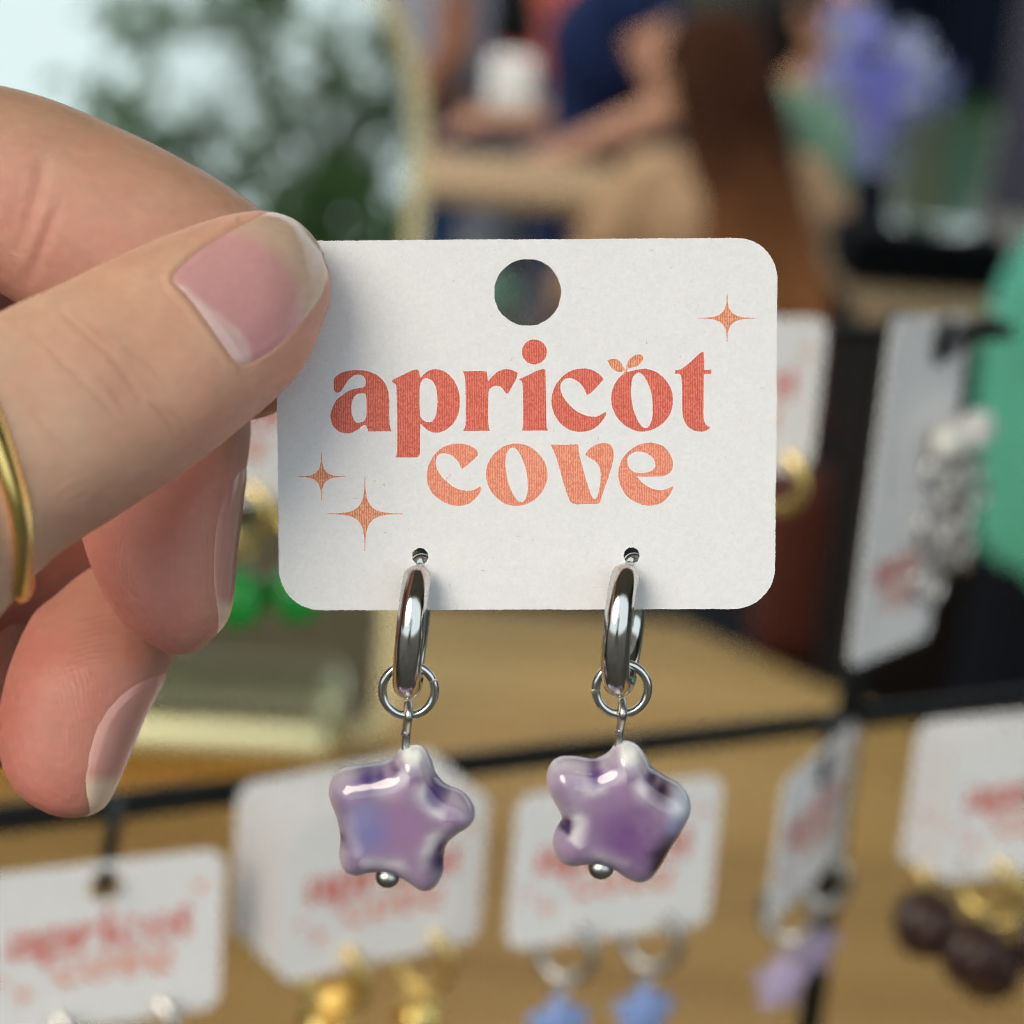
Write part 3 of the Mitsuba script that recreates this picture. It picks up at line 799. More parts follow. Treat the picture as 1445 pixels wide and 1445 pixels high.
def thumbnail_color(px, e, v):
    n_ = meshkit.fbm(v / 0.0014, 3)
    c = np.tile([0.585, 0.30, 0.295], (len(px), 1))
    c += (np.array([0.56, 0.255, 0.27]) - c) * np.exp(-((px[:, 0] - 350) / 35) ** 2 - ((px[:, 1] - 470) / 40) ** 2)[:, None]
    al = (px[:, 0] - 243) * 0.793 - (px[:, 1] - 394) * 0.609            # across the root line, into the nail
    ac = (px[:, 0] - 243) * 0.609 + (px[:, 1] - 394) * 0.793            # along it
    w = 40 * np.clip(ac / 150, 0, 1) * np.clip((172 - ac) / 60, 0, 1) ** .5 + 6
    lun = np.clip((w - al + 6 * (n_ - .5)) / 9, 0, 1) * np.clip((ac - 8) / 14, 0, 1)
    c += (np.array([0.66, 0.45, 0.43]) - c) * (0.85 * lun)[:, None]
    tip = np.clip((np.hypot(px[:, 0] - 300, (px[:, 1] - 452) * 1.0) - 118 + 10 * (n_ - .5)) / 26, 0, 1) * np.clip((px[:, 0] - 250 + (420 - px[:, 1]) * .6) / 60, 0, 1)
    c += (np.array([0.585, 0.42, 0.30]) - c) * (0.92 * tip)[:, None]
    edge = np.exp(-((px[:, 0] - 438) / 26) ** 2 - ((px[:, 1] - 322) / 24) ** 2) * np.clip((0.75 - e) / 0.4, 0, 1)
    c += (np.array([0.85, 0.80, 0.66]) - c) * (0.95 * edge)[:, None]
    cut = np.exp(-((px[:, 0] - 254) / 6) ** 2 - ((px[:, 1] - 408) / 4) ** 2)
    c += (np.array([0.80, 0.66, 0.55]) - c) * (0.9 * cut)[:, None]
    return c * (0.93 + 0.14 * meshkit.fbm(v / 0.0006, 3))[:, None]


def side_color(y0, y1):
    def fn(px, e, v):
        c = np.tile([0.55, 0.265, 0.225], (len(px), 1))
        t = np.clip((px[:, 1] - y0) / (y1 - y0), 0, 1)
        c += (np.array([0.70, 0.55, 0.40]) - c) * (0.85 * np.clip((t - 0.72) / 0.1, 0, 1))[:, None]
        c += (np.array([0.70, 0.52, 0.42]) - c) * (0.7 * np.clip((0.5 - e) / 0.4, 0, 1) * np.clip((t - 0.4) / 0.3, 0, 1))[:, None]
        return c * (0.94 + 0.12 * meshkit.fbm(v / 0.0009, 3))[:, None]
    return fn


nail('thumb', TNAIL, colors=thumbnail_color, label='broad pink thumbnail with a pale half moon')
um, ur = fingers['middle'][2].max(), fingers['ring'][2].max()
nail('middle', None, center=(um - 8.2, math.radians(-9), 7.4, 0.92), colors=side_color(720, 890), label='nail of the middle finger seen from the side', lift=0.22)
nail('ring', None, center=(ur - 7.6, math.radians(8), 8.2, 0.98), colors=side_color(950, 1145), label='nail of the ring finger with a pale free edge', lift=0.22)

# the gold ring round the thumb
m, col, u, ph, (nu, nv) = fingers['thumb']
V = gaussian_filter(m.vertices[:nu * nv].reshape(nu, nv, 3), (8, 4, 0), mode=('nearest', 'wrap', 'nearest'))
PX, _ = topx(V.reshape(-1, 3))
PX = PX.reshape(nu, nv, 2)
U1 = u[:nu * nv].reshape(nu, nv)[:, 0]
phis = np.arange(nv) * 2 * np.pi / nv


def u_at(pp, target):
    j = int(round(pp / (2 * np.pi) * nv)) % nv
    return np.argmin(np.hypot(*(PX[:, j] - target).T))


tgt = [(0.12, (30, 826)), (0.62, (62, 800)), (1.15, (70, 752)), (1.62, (42, 672)), (2.4, (-10, 575))]
ui = [u_at(p, np.array(t)) for p, t in tgt]
pp = np.array([t[0] for t in tgt])
full = np.r_[pp, 3.6, 4.7, 5.6, pp[0] + 2 * np.pi]
fi = np.r_[ui, ui[-1] * .75, ui[0] * 0.7, ui[0] * .8, ui[0]]
fn = PchipInterpolator(full, fi)
ring_phi = np.linspace(pp[0], pp[0] + 2 * np.pi, 241)[:-1]
pts, nrm_ = [], []
ctr_line = V.mean(1)
for a in ring_phi:
    k = int(np.clip(fn(a), 2, nu - 3))
    j = int(round(a / (2 * np.pi) * nv)) % nv
    pts.append(V[k, j])
    nrm_.append(unit(V[k, j] - ctr_line[k]))
pts, nrm_ = gaussian_filter(np.array(pts), (5, 0), mode='wrap'), np.array(nrm_)
axis = unit(ctr_line[min(max(ui) + 30, nu - 1)] - ctr_line[max(min(ui) - 30, 0)])
prof = [(-1.1, 0.12), (-1.02, 0.6), (-0.6, 1.12), (0, 1.3), (0.6, 1.12), (1.02, 0.6), (1.1, 0.12), (0.8, -0.25), (-0.8, -0.25)]
rv = np.array([[p + n_ * (b_ / 1000) + axis * (a_ / 1000) for a_, b_ in prof] for p, n_ in zip(pts, nrm_)])
ns, npf = rv.shape[:2]
i, j = np.meshgrid(np.arange(ns), np.arange(npf), indexing='ij')
q = np.stack([i * npf + j, i * npf + (j + 1) % npf, ((i + 1) % ns) * npf + (j + 1) % npf, ((i + 1) % ns) * npf + j], -1).reshape(-1, 4)
rm = trimesh.Trimesh(rv.reshape(-1, 3), np.vstack([q[:, [0, 1, 2]], q[:, [0, 2, 3]]]), process=False)
if rm.volume < 0:
    rm.invert()
k = thing('finger_ring', 'plain polished gold band worn on the thumb', 'ring')
scene[k] = mikit.ply(rm, 'gold', smooth=45)

# ------------------------------------------------------------------ the setting: ground, canopy, table
def ground_col(p, n, uv):
    return mix((0.045, 0.043, 0.04), (0.09, 0.082, 0.074), fbm(p.x * 1.3, p.y * 1.3, 0.0, 4))


pr('pavement', mikit.proc(ground_col), 0.85)
g = trimesh.creation.box([240, 240, 0.1])
g.apply_translation([0, 0, GROUND - 0.05])
struct('ground', g, 'pavement')


def T4(loc=(0, 0, 0), x=(1, 0, 0), y=(0, 1, 0), z=(0, 0, 1)):
    return frame_matrix(np.asarray(loc, float), unit(x), unit(y), unit(z))


def moved(mesh, mat):
    m = mesh.copy()
    m.apply_transform(mat)
    return m


pr('canopy_cloth', (0.62, 0.62, 0.60), 0.8)
pr('tent_metal', (0.55, 0.56, 0.57), 0.4, metallic=0.6)
can = thing('market_canopy', 'pale cloth market canopy on four metal legs over the jewellery table', 'canopy')
apex, zc = np.array([0.2, .6, 1.45]), 0.95
cs = np.array([[-1.7, -0.30, zc], [2.1, -0.30, zc], [2.1, 1.5, zc], [-1.7, 1.5, zc]])
v, f = np.vstack([cs, apex[None], cs - [0, 0, .22]]), []
for k in range(4):
    f += [[k, (k + 1) % 4, 4], [k, k + 5, (k + 1) % 4 + 5], [k, (k + 1) % 4 + 5, (k + 1) % 4]]
part(can, 'roof', trimesh.Trimesh(v, f, process=False), 'canopy_cloth')
pr('canopy_wall', (0.08, 0.085, 0.085), 0.9)
for x in (-1.68, 2.08):
    part(can, 'side_wall', rbox(.006, 1.74, zc - GROUND - .06, .002, (x, .60, (zc + GROUND) / 2 + .02)), 'canopy_wall')
for x, y in ((-1.7, -.30), (2.1, -.30), (2.1, 1.5), (-1.7, 1.5)):
    part(can, 'leg', tube([(x, y, GROUND), (x, y, zc)], 0.018, 12), 'tent_metal', smooth=40)


# wood: long boards
def wood_fn(p, n, uv):
    b = cell_rand(dr.floor(p.x * 0.0), dr.floor((p.y - 0.03) / 0.16), 3.0)
    gx, gy = p.x * 1.6 + b * 13, p.y * 26 + 1.2 * noise(p.x * 2.5, p.y * 5, b * 9)
    r = fbm(gx, gy, b * 7, 4)
    k = noise(p.x * 3, p.y * 160, b)
    c = mix((0.40, 0.225, 0.07), (0.58, 0.36, 0.135), r)
    c = mix(c, (0.22, 0.115, 0.04), 0.45 * smoothstep(0.6, 0.9, k))
    return c * (0.85 + 0.3 * b)


pr('pine_wood', mikit.proc(wood_fn), 0.6, spec=0.15)
corner, edge2 = onplane(962, 880, TABLE), onplane(1332, 1042, TABLE)
edge3 = edge2 + (edge2 - corner) * 1.2
far_l = corner + np.array([-2.0, 0.02, 0])
near = 0.50
tpoly = Polygon([far_l[:2], corner[:2], edge2[:2], edge3[:2], (edge3[0], near), (far_l[0], near)]).convex_hull
table = thing('display_table', 'long pale wooden table of planks under the jewellery rack and mirror', 'table')
y0 = near
while y0 < corner[1]:
    pl = tpoly.intersection(sbox(-5, y0, 5, y0 + 0.157))
    if pl.area > 1e-4:
        for gg in getattr(pl, 'geoms', [pl]):
            mm_ = trimesh.creation.extrude_polygon(gg, 00.028, engine='earcut')
            mm_.apply_translation([0, 0, TABLE - 00.028 - 0.0006 * rng.random()])
            part(table, 'plank', mm_, 'pine_wood')
    y0 += 0.16
for x, y in ((-0.9, 0.62), (0.35, 0.62), (-0.9, corner[1] - .12), (corner[0] - .12, corner[1] - .12)):
    part(table, 'leg', rbox(.06, .06, TABLE - .0295 - GROUND, .006, (x, y, (TABLE - .0295 + GROUND) / 2)), 'pine_wood')

# ------------------------------------------------------------------ the arched mirror
def frame_ring(w, h, rb, n=40):
    """Arch outline: width w, straight sides up to h, half circle above, bottom corners of radius rb."""
    pts = [(w / 2 * math.cos(t), h + w / 2 * math.sin(t)) for t in np.linspace(0, np.pi, n)]
    pts += [(-w / 2 + rb + rb * math.cos(t), rb + rb * math.sin(t)) for t in np.linspace(np.pi, 1.5 * np.pi, 12)]
    pts += [(w / 2 - rb + rb * math.cos(t), rb + rb * math.sin(t)) for t in np.linspace(1.5 * np.pi, 2 * np.pi, 12)]
    return Polygon(pts)


MD = 1.33
TILT, MYAW = math.radians(12.0), math.radians(4)
mx = np.array([math.cos(MYAW), math.sin(MYAW), 0])
mz = np.array([-math.sin(MYAW) * math.sin(TILT), math.cos(MYAW) * math.sin(TILT), math.cos(TILT)])
my = np.cross(mz, mx)                                           # away from the viewer
pbase = onplane(525, 1052, TABLE)
morg = pbase - mx * 0.155
MM4 = frame_matrix(morg, mx, my, mz)
outer, inner = frame_ring(.336, .395, .03), frame_ring(.314, .395, .02)
inner = affinity.translate(inner, 0, 0.011)
inner = outer.buffer(-0.011)
up = lambda m: moved(m, MM4 @ np.array([[1, 0, 0, 0], [0, 0, -1, 0], [0, 1, 0, 0], [0, 0, 0, 1.0]]))
mirror = thing('arched_mirror', 'arched table mirror in a gold frame reflecting sky and leaves', 'mirror')
fm = trimesh.creation.extrude_polygon(outer.difference(inner), 0.022, engine='earcut')
fm.apply_translation([0, 0, -0.015])
part(mirror, 'frame', up(fm), 'soft_gold')
gm = trimesh.creation.extrude_polygon(outer.buffer(-0.0105), 0.004, engine='earcut')
gm.apply_translation([0, 0, -0.004])
part(mirror, 'glass', up(gm), 'mirror_glass')
x1_ = onplane(478, 1044, TABLE + .0285)
x0_ = x1_ - mx * .36
ax_ = np.linspace(0, 1, 80)
e_ = np.minimum(ax_, 1 - ax_) * .36 / .010
part(mirror, 'base', tube(x0_ + ax_[:, None] * (x1_ - x0_), .028 * np.where(e_ < 1, np.sqrt(1 - .6 * (1 - np.clip(e_, 0, 1)) ** 2), 1), 48), 'bright_gold', smooth=40, label='shiny horizontal gold tube at the foot of the mirror')
st_ = tube([morg + mz * .36 + my * .012, morg + mz * .36 + my * .012 + np.array([0, .20, 0]) - [0, 0, (morg + mz * .36)[2] - TABLE - .004]], .005, 10)
part(mirror, 'stand', st_, 'soft_gold', smooth=40)

# ------------------------------------------------------------------ the wire rack
p_l = at(-60, 1163, .425)
zr = p_l[2]
p_r = onplane(1470, 984, zr)
rail_dir = unit(p_r - p_l)
RYAW = math.atan2(rail_dir[1], rail_dir[0])
rack = thing('wire_rack', 'black wire jewellery rack with two rails and hooks holding the earring cards', 'rack')


def on_rail(x):                                                 # the point of the lower rail seen at photo column x
    lo, hi = p_l - rail_dir * .3, p_r + rail_dir * .3
    for _ in range(50):
        mid = (lo + hi) / 2
        if topx(mid)[0][0] < x:
            lo = mid
        else:
            hi = mid
    return lo


part(rack, 'rail', tube([p_l - rail_dir * .1, p_r + rail_dir * .2], np.array([.0034, .0026]), 14), 'black_wire', smooth=40)
pole = on_rail(1212)
zt = float(onplane(1268, 478, 0)[2]) if False else None
top = pole.copy()
for z in np.linspace(zr, 0.2, 400):
    top[2] = z
    if topx(top)[0][1] < 474:
        break
ZU = float(top[2])
back = np.array([-rail_dir[1], rail_dir[0], 0])
part(rack, 'upright', tube([[pole[0], pole[1], TABLE + .004] + back * .004, [pole[0], pole[1], ZU + .004] + back * .004], 0.0034, 14), 'black_wire', smooth=40)
pl2 = pole - rail_dir * .55
part(rack, 'upright', tube([[pl2[0], pl2[1], TABLE + .004] + back * .004, [pl2[0], pl2[1], ZU + .004] + back * .004], 0.0034, 14), 'black_wire', smooth=40)
for q in (pole, pl2):
    part(rack, 'foot', tube([np.array([q[0], q[1], TABLE + .004]) - back * .07, np.array([q[0], q[1], TABLE + .004]) + back * .09], 0.0038, 12), 'black_wire', smooth=40)
part(rack, 'upper_rail', tube([np.array([pl2[0], pl2[1], ZU]) - rail_dir * .03, np.array([pole[0], pole[1], ZU]) + rail_dir * .03], 0.0022, 14), 'black_wire', smooth=40)


def hook(top_pt, card_hole):
    """A peg from the rail forward and down into the card's hole."""
    a, b_ = np.asarray(top_pt), np.asarray(card_hole)
    fw = b_ - a
    fw[2] = 0
    q = CubicSpline([0, 1, 2, 3, 4], [a, a + fw * .55 + [0, 0, .001], a + fw * 1.0 + [0, 0, -.004], b_ + [0, 0, 0.001], b_ - unit(fw + 1e-9) * 0.004 + [0, 0, .003]])(np.linspace(0, 4, 40))
    part(rack, 'hook', tube(q, 0.0017, 10), 'black_wire', smooth=40)


# ------------------------------------------------------------------ cards on the rack
def loc_poly(shape):
    return affinity.scale(affinity.translate(shape, -743, -600), MM, -MM, origin=(0, 0))


board = loc_poly(Polygon(rounded_quad([(391, 338), (1096, 338), (1096, 860), (391, 860)], 58)).difference(Point(744, 412).buffer(47)))
bm = trimesh.creation.extrude_polygon(board, 0.0005, engine='earcut')
XZ = np.array([[1, 0, 0, 0], [0, 0, -1, 0], [0, 1, 0, 0], [0, 0, 0, 1.0]])   # drawing plane -> upright, front towards -y


def upright(m, lift=0.0):
    m = m.copy()
    m.apply_translation([0, 0, lift])
    m.apply_transform(XZ)
    return m


CARD_D = mikit.ply(upright(bm, -0.0005), 'rack_card_paper')
WORD_D = [mikit.ply(upright(flat(loc_poly(w).simplify(2e-5)), 0.00015), b_) for w, b_ in zip(WORDS, ('ink_coral_plain', 'ink_peach_plain'))]
SPARK_D = [mikit.ply(upright(flat(loc_poly(s).simplify(2e-5)), 0.00015), 'ink_peach_plain') for s in SPARKS]


def pose(c, yaw, lean=0.0, roll=0.0):
    """Matrix at c: x across (yaw about the vertical), z up; lean tips the top away, roll turns it in its own plane."""
    x = np.array([math.cos(yaw), math.sin(yaw), 0])
    y = np.array([-math.sin(yaw), math.cos(yaw), 0])
    z = np.array([0, 0, 1.0])
    y, z = y * math.cos(lean) - z * math.sin(lean), z * math.cos(lean) + y * math.sin(lean)
    x, z = x * math.cos(roll) - z * math.sin(roll), z * math.cos(roll) + x * math.sin(roll)
    return frame_matrix(np.asarray(c, float), x, y, z)


def tw(d, M):
    return {**d, 'to_world': mi.ScalarTransform4f(M.tolist())}


def rack_card(label, M, group=None, plain=False):
    k = thing('earring_card', label, 'earring card', group)
    part(k, 'card', tw(CARD_D, M), None)
    if not plain:
        for w in WORD_D:
            part(k, 'lettering', tw(w, M), None)
        for s in SPARK_D:
            part(k, 'sparkle', tw(s, M), None)
    return k


t = np.linspace(math.radians(18), math.radians(338), 60)
HOOP = lambda R, r: tube(np.c_[0 * t, -R * np.sin(t), R * np.cos(t) - R], r, 14)
HOOP_D = {b_: mikit.ply(HOOP(.0068, .0013), b_, smooth=50) for b_ in ('gold', 'steel')}
tt = np.linspace(0, 2 * np.pi, 40)[:-1]
JUMP_D = {b_: mikit.ply(tube(np.c_[.0026 * np.cos(tt), 0 * tt, .0026 * np.sin(tt) - .0152], .0004, 8, closed=True), b_, smooth=50) for b_ in ('gold', 'steel')}
th5 = np.linspace(0, 2 * np.pi, 61)[:-1]


def mini_star():
    r = 0.0062 + 0.0017 * np.cos(5 * th5)
    o = np.c_[r * np.sin(th5), r * np.cos(th5)]
    rings = []
    for s_, zz in ((1, 0), (.97, .0012), (.86, .0021), (.6, .0027), (.25, .003)):
        rings.append(np.c_[o[:, 0] * s_, np.full(60, -zz), o[:, 1] * s_ - .0255])
    rings = [np.c_[r_[:, 0], -r_[:, 1], r_[:, 2]] for r_ in rings[:0:-1]] + rings
    v = np.vstack(rings + [[[0, .0031, -.0255]], [[0, -.0031, -.0255]]])
    n, L = 60, len(rings)
    f = []
    for a in range(L - 1):
        for b_ in range(n):
            f += [[a * n + b_, a * n + (b_ + 1) % n, (a + 1) * n + (b_ + 1) % n], [a * n + b_, (a + 1) * n + (b_ + 1) % n, (a + 1) * n + b_]]
    for b_ in range(n):
        f += [[L * n, (b_ + 1) % n, b_], [L * n + 1, (L - 1) * n + b_, (L - 1) * n + (b_ + 1) % n]]
    m = trimesh.Trimesh(v, f, process=False)
    if m.volume < 0:
        m.invert()
    return m


pr('blue_glaze', (0.24, 0.35, 0.68), 0.12, clearcoat=1.0)
pr('lilac_glaze', (0.52, 0.42, 0.62), 0.15, clearcoat=1.0)
pr('brown_glass', (0.035, 0.014, 0.010), 0.12, clearcoat=1.0)
pr('green_glass', (0.008, 0.22, 0.03), 0.10, clearcoat=1.0)
pr('pearl_white', (0.82, 0.81, 0.77), 0.25, clearcoat=0.6)
STAR_D = {b_: mikit.ply(mini_star(), b_, smooth=60) for b_ in ('blue_glaze', 'lilac_glaze')}


def bead_mesh(r, z, lobes=0):
    s = trimesh.creation.icosphere(3, r)
    if lobes:
        v = s.vertices
        k = 1 + 0.12 * np.cos(lobes * np.arctan2(v[:, 1], v[:, 0])) * (1 - (v[:, 2] / r) ** 2)
        s.vertices = v * np.c_[k, k, np.full(len(v), 1.1)]
    s.apply_translation([0, 0, z])
    return s


BEAD_D = {'gold_bead': mikit.ply(bead_mesh(.0052, -.0215, 5), 'gold', smooth=True), 'brown_glass': mikit.ply(bead_mesh(.0082, -.0255, 6), 'brown_glass', smooth=True), 'green_glass': mikit.ply(bead_mesh(.0068, -0.0285, 5), 'green_glass', smooth=True)}


def rack_earring(label, M, dx, metal, drop=None, swing=0.0, dz=-0.0135):
    k = thing('hoop_earring', label, 'earring')
    L = np.eye(4)
    L[:3, 3] = [dx, 0, dz]
    c, s = math.cos(swing), math.sin(swing)
    L[:3, :3] = [[c, -s, 0], [s, c, 0], [0, 0, 1]]
    M2 = M @ L
    L3 = L.copy()
    L3[:3, :3] = np.eye(3) if drop not in ('lilac_glaze',) else [[.8, .6, 0], [-.6, .8, 0], [0, 0, 1]]
    M3_ = M @ L3
    part(k, 'hoop', tw(HOOP_D[metal], M2), None)
    if drop:
        part(k, 'jump_ring', tw(JUMP_D[metal], M3_), None)
        part(k, 'star_bead' if drop in STAR_D else 'bead', tw((STAR_D | BEAD_D)[drop], M3_), None)
    return k


def hole_of(M):
    return (M @ np.array([0, -0.0002, .0128, 1]))[:3]


FW = -back
# far left card in front
M1 = pose(at(146, 1334, .420), .44, roll=.0)
rack_card('white card at the lower left corner, its black hook showing, with silver hoops', M1)
hook(on_rail(172), hole_of(M1))
for dx, s in ((-.0107, 'left'), (.0107, 'right')):
    rack_earring(f'{s} silver hoop on the white card at the lower left corner', M1, dx, 'steel', None, .5)
# the stack behind the left star bead
M2 = pose(at(545, 1250, .447), .58)
rack_card('front white card of the stack behind the left star bead, with gold hoops', M2)
for i, (dx, dy, yw) in enumerate(((-.0012, .0035, .05), (-.0025, .007, .07), (-.0035, .0105, .09), (-.005, .014, .1))):
    L = np.eye(4)
    L[:3, 3] = [dx, dy, .0012 * (i + 1)]
    Mi = M2 @ L @ pose((0, 0, 0), yw * .3)
    rack_card(('second', 'third', 'fourth', 'rearmost')[i] + ' white card of the stack behind the left star bead', Mi)
    rack_earring(f'gold hoop of the {("second", "third", "fourth", "rearmost")[i]} card in the stack behind the left star', Mi, -.0107 + .004 * i, 'gold', 'gold_bead', .9 - .3 * i)
hook(on_rail(560), hole_of(M2))
for dx, s in ((-.0107, 'left'), (.0107, 'right')):
    rack_earring(f'{s} gold hoop on the front card of the left star stack', M2, dx, 'gold', 'gold_bead', .6)
# card behind the right star bead
M3 = pose(at(869, 1217, .455), .41)
rack_card('single white card behind the right star bead, with blue star drops', M3)
hook(on_rail(890), hole_of(M3))
for dx, s in ((-.0107, 'left'), (.0107, 'right')):
    rack_earring(f'{s} silver earring with a blue star, on the card behind the right star', M3, dx, 'steel', 'blue_glaze', .7)
# narrow turned card before the upright
M4 = pose(at(1150, 1158, .497), RYAW + .62)
rack_card('white card turned almost edge-on beside the black upright, with lilac drops', M4)
hook(on_rail(1178), hole_of(M4))
for dx, s in ((-.0107, 'nearer'), (.0107, 'farther')):
    rack_earring(f'{s} silver earring with a lilac star, on the card beside the upright', M4, dx, 'steel', 'lilac_glaze', .2)
# stack at the lower right
M5 = pose(at(1462, 1134, .49), .36)
rack_card('front white card of the stack at the lower right edge, with gold hoops', M5)
for i, (dx, dy) in enumerate(((-.003, .004), (-.006, .008))):
    L = np.eye(4)
    L[:3, 3] = [dx, dy, .0008 * (i + 1)]
    Mi = M5 @ L @ pose((0, 0, 0), .03 * (i + 1))
    rack_card(('middle', 'rear')[i] + ' white card of the stack at the lower right edge', Mi)
    rack_earring(f'gold hoop with a brown bead on the {("middle", "rear")[i]} card of the right stack', Mi, -.0107 + (.010, -.004)[i], 'gold', 'brown_glass', .9 - .5 * i, dz=-.0135 + (-.007, .004)[i])
hook(on_rail(1462), hole_of(M5))
for dx, s in ((-.0107, 'left'), (.0107, 'right')):
    rack_earring(f'{s} gold hoop with a brown bead on the front card of the right stack', M5, dx, 'gold', 'brown_glass', .6)
# upper row: behind the held card on both sides
M6 = pose(at(1026, 562, .47), RYAW - .02)
rack_card('white card showing past the right edge of the held card, with gold hoops', M6)
for dx, s in ((-.0107, 'hidden left'), (.0160, 'right')):
    rack_earring(f'{s} gold hoop on the white card showing past the held card', M6, dx, 'gold', None, .5)
M7 = pose(at(292, 606, .47), RYAW + .0)
rack_card('white card between the fingers and the held card, with green drops', M7)
for dx, s in ((.0095, 'left'), (.0240, 'right')):
    rack_earring(f'{s} gold earring with a green glass bead, between the fingers and the held card', M7, dx, 'gold', 'green_glass', .6)
urail = lambda x, y: onplane(x, y, ZU)
for M_ in (M6, M7):
    h_ = hole_of(M_)
    a_ = np.array([pole[0], pole[1], ZU])
    s_ = (h_ - a_) @ rail_dir
    hook(a_ + rail_dir * s_, h_)

# the long turned card at the right, with a silver drop
q0, q1, q2, q3 = at(1281, 456, .468), at(1386, 450, .512), at(1292, 888, .512), at(1181, 951, .468)
ex, ez = unit(q1 - q0), unit(q0 - q3)
lw, lh = np.linalg.norm(q1 - q0), np.linalg.norm(q0 - q3)
ey = unit(np.cross(ez, ex))
ez = unit(np.cross(ex, ey))
ML = frame_matrix((q0 + q1 + q2 + q3) / 4, ex, ey, ez)
lb = Polygon(rounded_quad([(-lw / 2, -lh / 2), (lw / 2, -lh / 2), (lw / 2, lh / 2), (-lw / 2, lh / 2)], .004)).difference(Point(0.004, lh / 2 - .006).buffer(.003))
lc = thing('long_jewellery_card', 'long white card turned sideways at the right, hung from a black hook', 'jewellery card')
lm = trimesh.creation.extrude_polygon(lb, .0005, engine='earcut')
lm.apply_translation([0, 0, -.0005])
part(lc, 'card', mikit.ply(moved(moved(lm, XZ), ML), 'rack_card_paper'), None)
for w, b_ in zip(WORDS, ('ink_coral_plain', 'ink_peach_plain')):
    s_ = affinity.translate(affinity.scale(loc_poly(w).simplify(2e-5), .95, .95, origin=(0, 0)), 0.001, -lh / 2 + .0185)
    part(lc, 'lettering', moved(upright(flat(s_), .00015), ML), b_)
hook(np.array([pole[0], pole[1], ZU]) + rail_dir * 0.028, (ML @ np.array([.004, -.0004, lh / 2 - .006, 1]))[:3])
nk = thing('silver_drop_earring', 'cluster of silver rings hanging under a white bow on the long card', 'earring')
lx = lambda x, y: (ML @ np.array([x, -.0035, y, 1]))[:3]
bow = []
for s_ in (-1, 1):
    e_ = trimesh.creation.icosphere(3, 1)
    e_.apply_transform(np.diag([.0085, .004, .0048, 1]))
    e_.apply_translation([s_ * .008 + .012, -.007, .0125 + s_ * .001])
    bow.append(e_)
e_ = trimesh.creation.icosphere(2, .0036)
e_.apply_translation([.012, -.0085, .0125])
part(nk, 'bow', moved(cat(bow + [e_]), ML), 'pearl_white', smooth=True)
rr_ = random.Random(4)
for i in range(13):
    row, cx_ = divmod(i, 3)
    cpt = (.012 + (cx_ - 1) * .0085 + (row % 2) * .004 + rr_.uniform(-.001, .001), -.0055 - .001 * (i % 3), .0035 - row * .0068)
    R0, a_ = .0045, rr_.uniform(-.6, .6)
    pts = np.c_[cpt[0] + R0 * np.cos(tt) * math.cos(a_), cpt[1] + R0 * np.cos(tt) * math.sin(a_), cpt[2] + R0 * np.sin(tt)]
    part(nk, 'ring', moved(tube(pts, .0009, 10, closed=True), ML), 'steel', smooth=50)

# ------------------------------------------------------------------ the flowers in a glass on a black box
pr('black_cloth', (0.004, 0.0045, 0.007), 0.9, spec=0.15)
pr('petal_violet', (0.48, 0.48, 0.96), 0.5, sheen=0.3)
pr('petal_pale', (0.72, 0.74, 0.99), 0.5, sheen=0.3)
pr('leaf_green', (0.07, 0.16, 0.05), 0.5)
scene['vase_glass'] = {'type': 'principled', 'base_color': rgb(0.90, 0.97, 0.92), 'roughness': 0.12, 'specular': 0.5, 'spec_trans': 0.85}
FD = 1.75
pb = at(1318, 322, FD)
pt_ = at(1318, 398, FD)
box_ = thing('display_box', 'black cloth covered box behind the table carrying the glass of violet flowers', 'box')
part(box_, 'box', rbox(.135, .12, pb[2] - pt_[2], .006, (pb[0] - .012, pb[1], (pb[2] + pt_[2]) / 2)), 'black_cloth')
pr('tan_wood', (0.32, 0.21, 0.115), 0.6)
k = thing('skirted_table', 'tan topped stall table with a black skirt, under the black box with flowers', 'table')
part(k, 'top', rbox(.52, .34, .022, .004, (pb[0] + .19, pb[1], pt_[2] - .0115)), 'tan_wood')
pr('skirt_cloth', (0.016, 0.012, 0.011), 0.9, spec=.1)
part(k, 'skirt', rbox(.50, .32, pt_[2] - .0235 - GROUND, .01, (pb[0] + .19, pb[1] + .005, (pt_[2] - .0235 + GROUND) / 2)), 'skirt_cloth')
vase = thing('flower_vase', 'clear glass vase holding violet flowers on the black box', 'vase')
prof_ = [(.001, .0), (.036, .0), (.040, .01), (.043, .05), (.045, .10), (.0435, .10), (.0415, .05), (.038, .012), (.001, .006)]
va = trimesh.creation.revolve(np.array(prof_), sections=40)
va.apply_translation(pb + [0, 0, .0005])
part(vase, 'glass', va, 'vase_glass', smooth=35)


def floret(r):
    ms = []
    for k in range(5):
        a = k * 2 * np.pi / 5
        s_ = trimesh.creation.icosphere(1, 1)
        s_.apply_transform(np.diag([r * .55, r * .36, r * .10, 1]))
        s_.apply_translation([r * .55, 0, 0])
        s_.apply_transform(trimesh.transformations.rotation_matrix(-.35, [0, 1, 0]))
        s_.apply_transform(trimesh.transformations.rotation_matrix(a, [0, 0, 1]))
        ms.append(s_)
    return cat(ms)


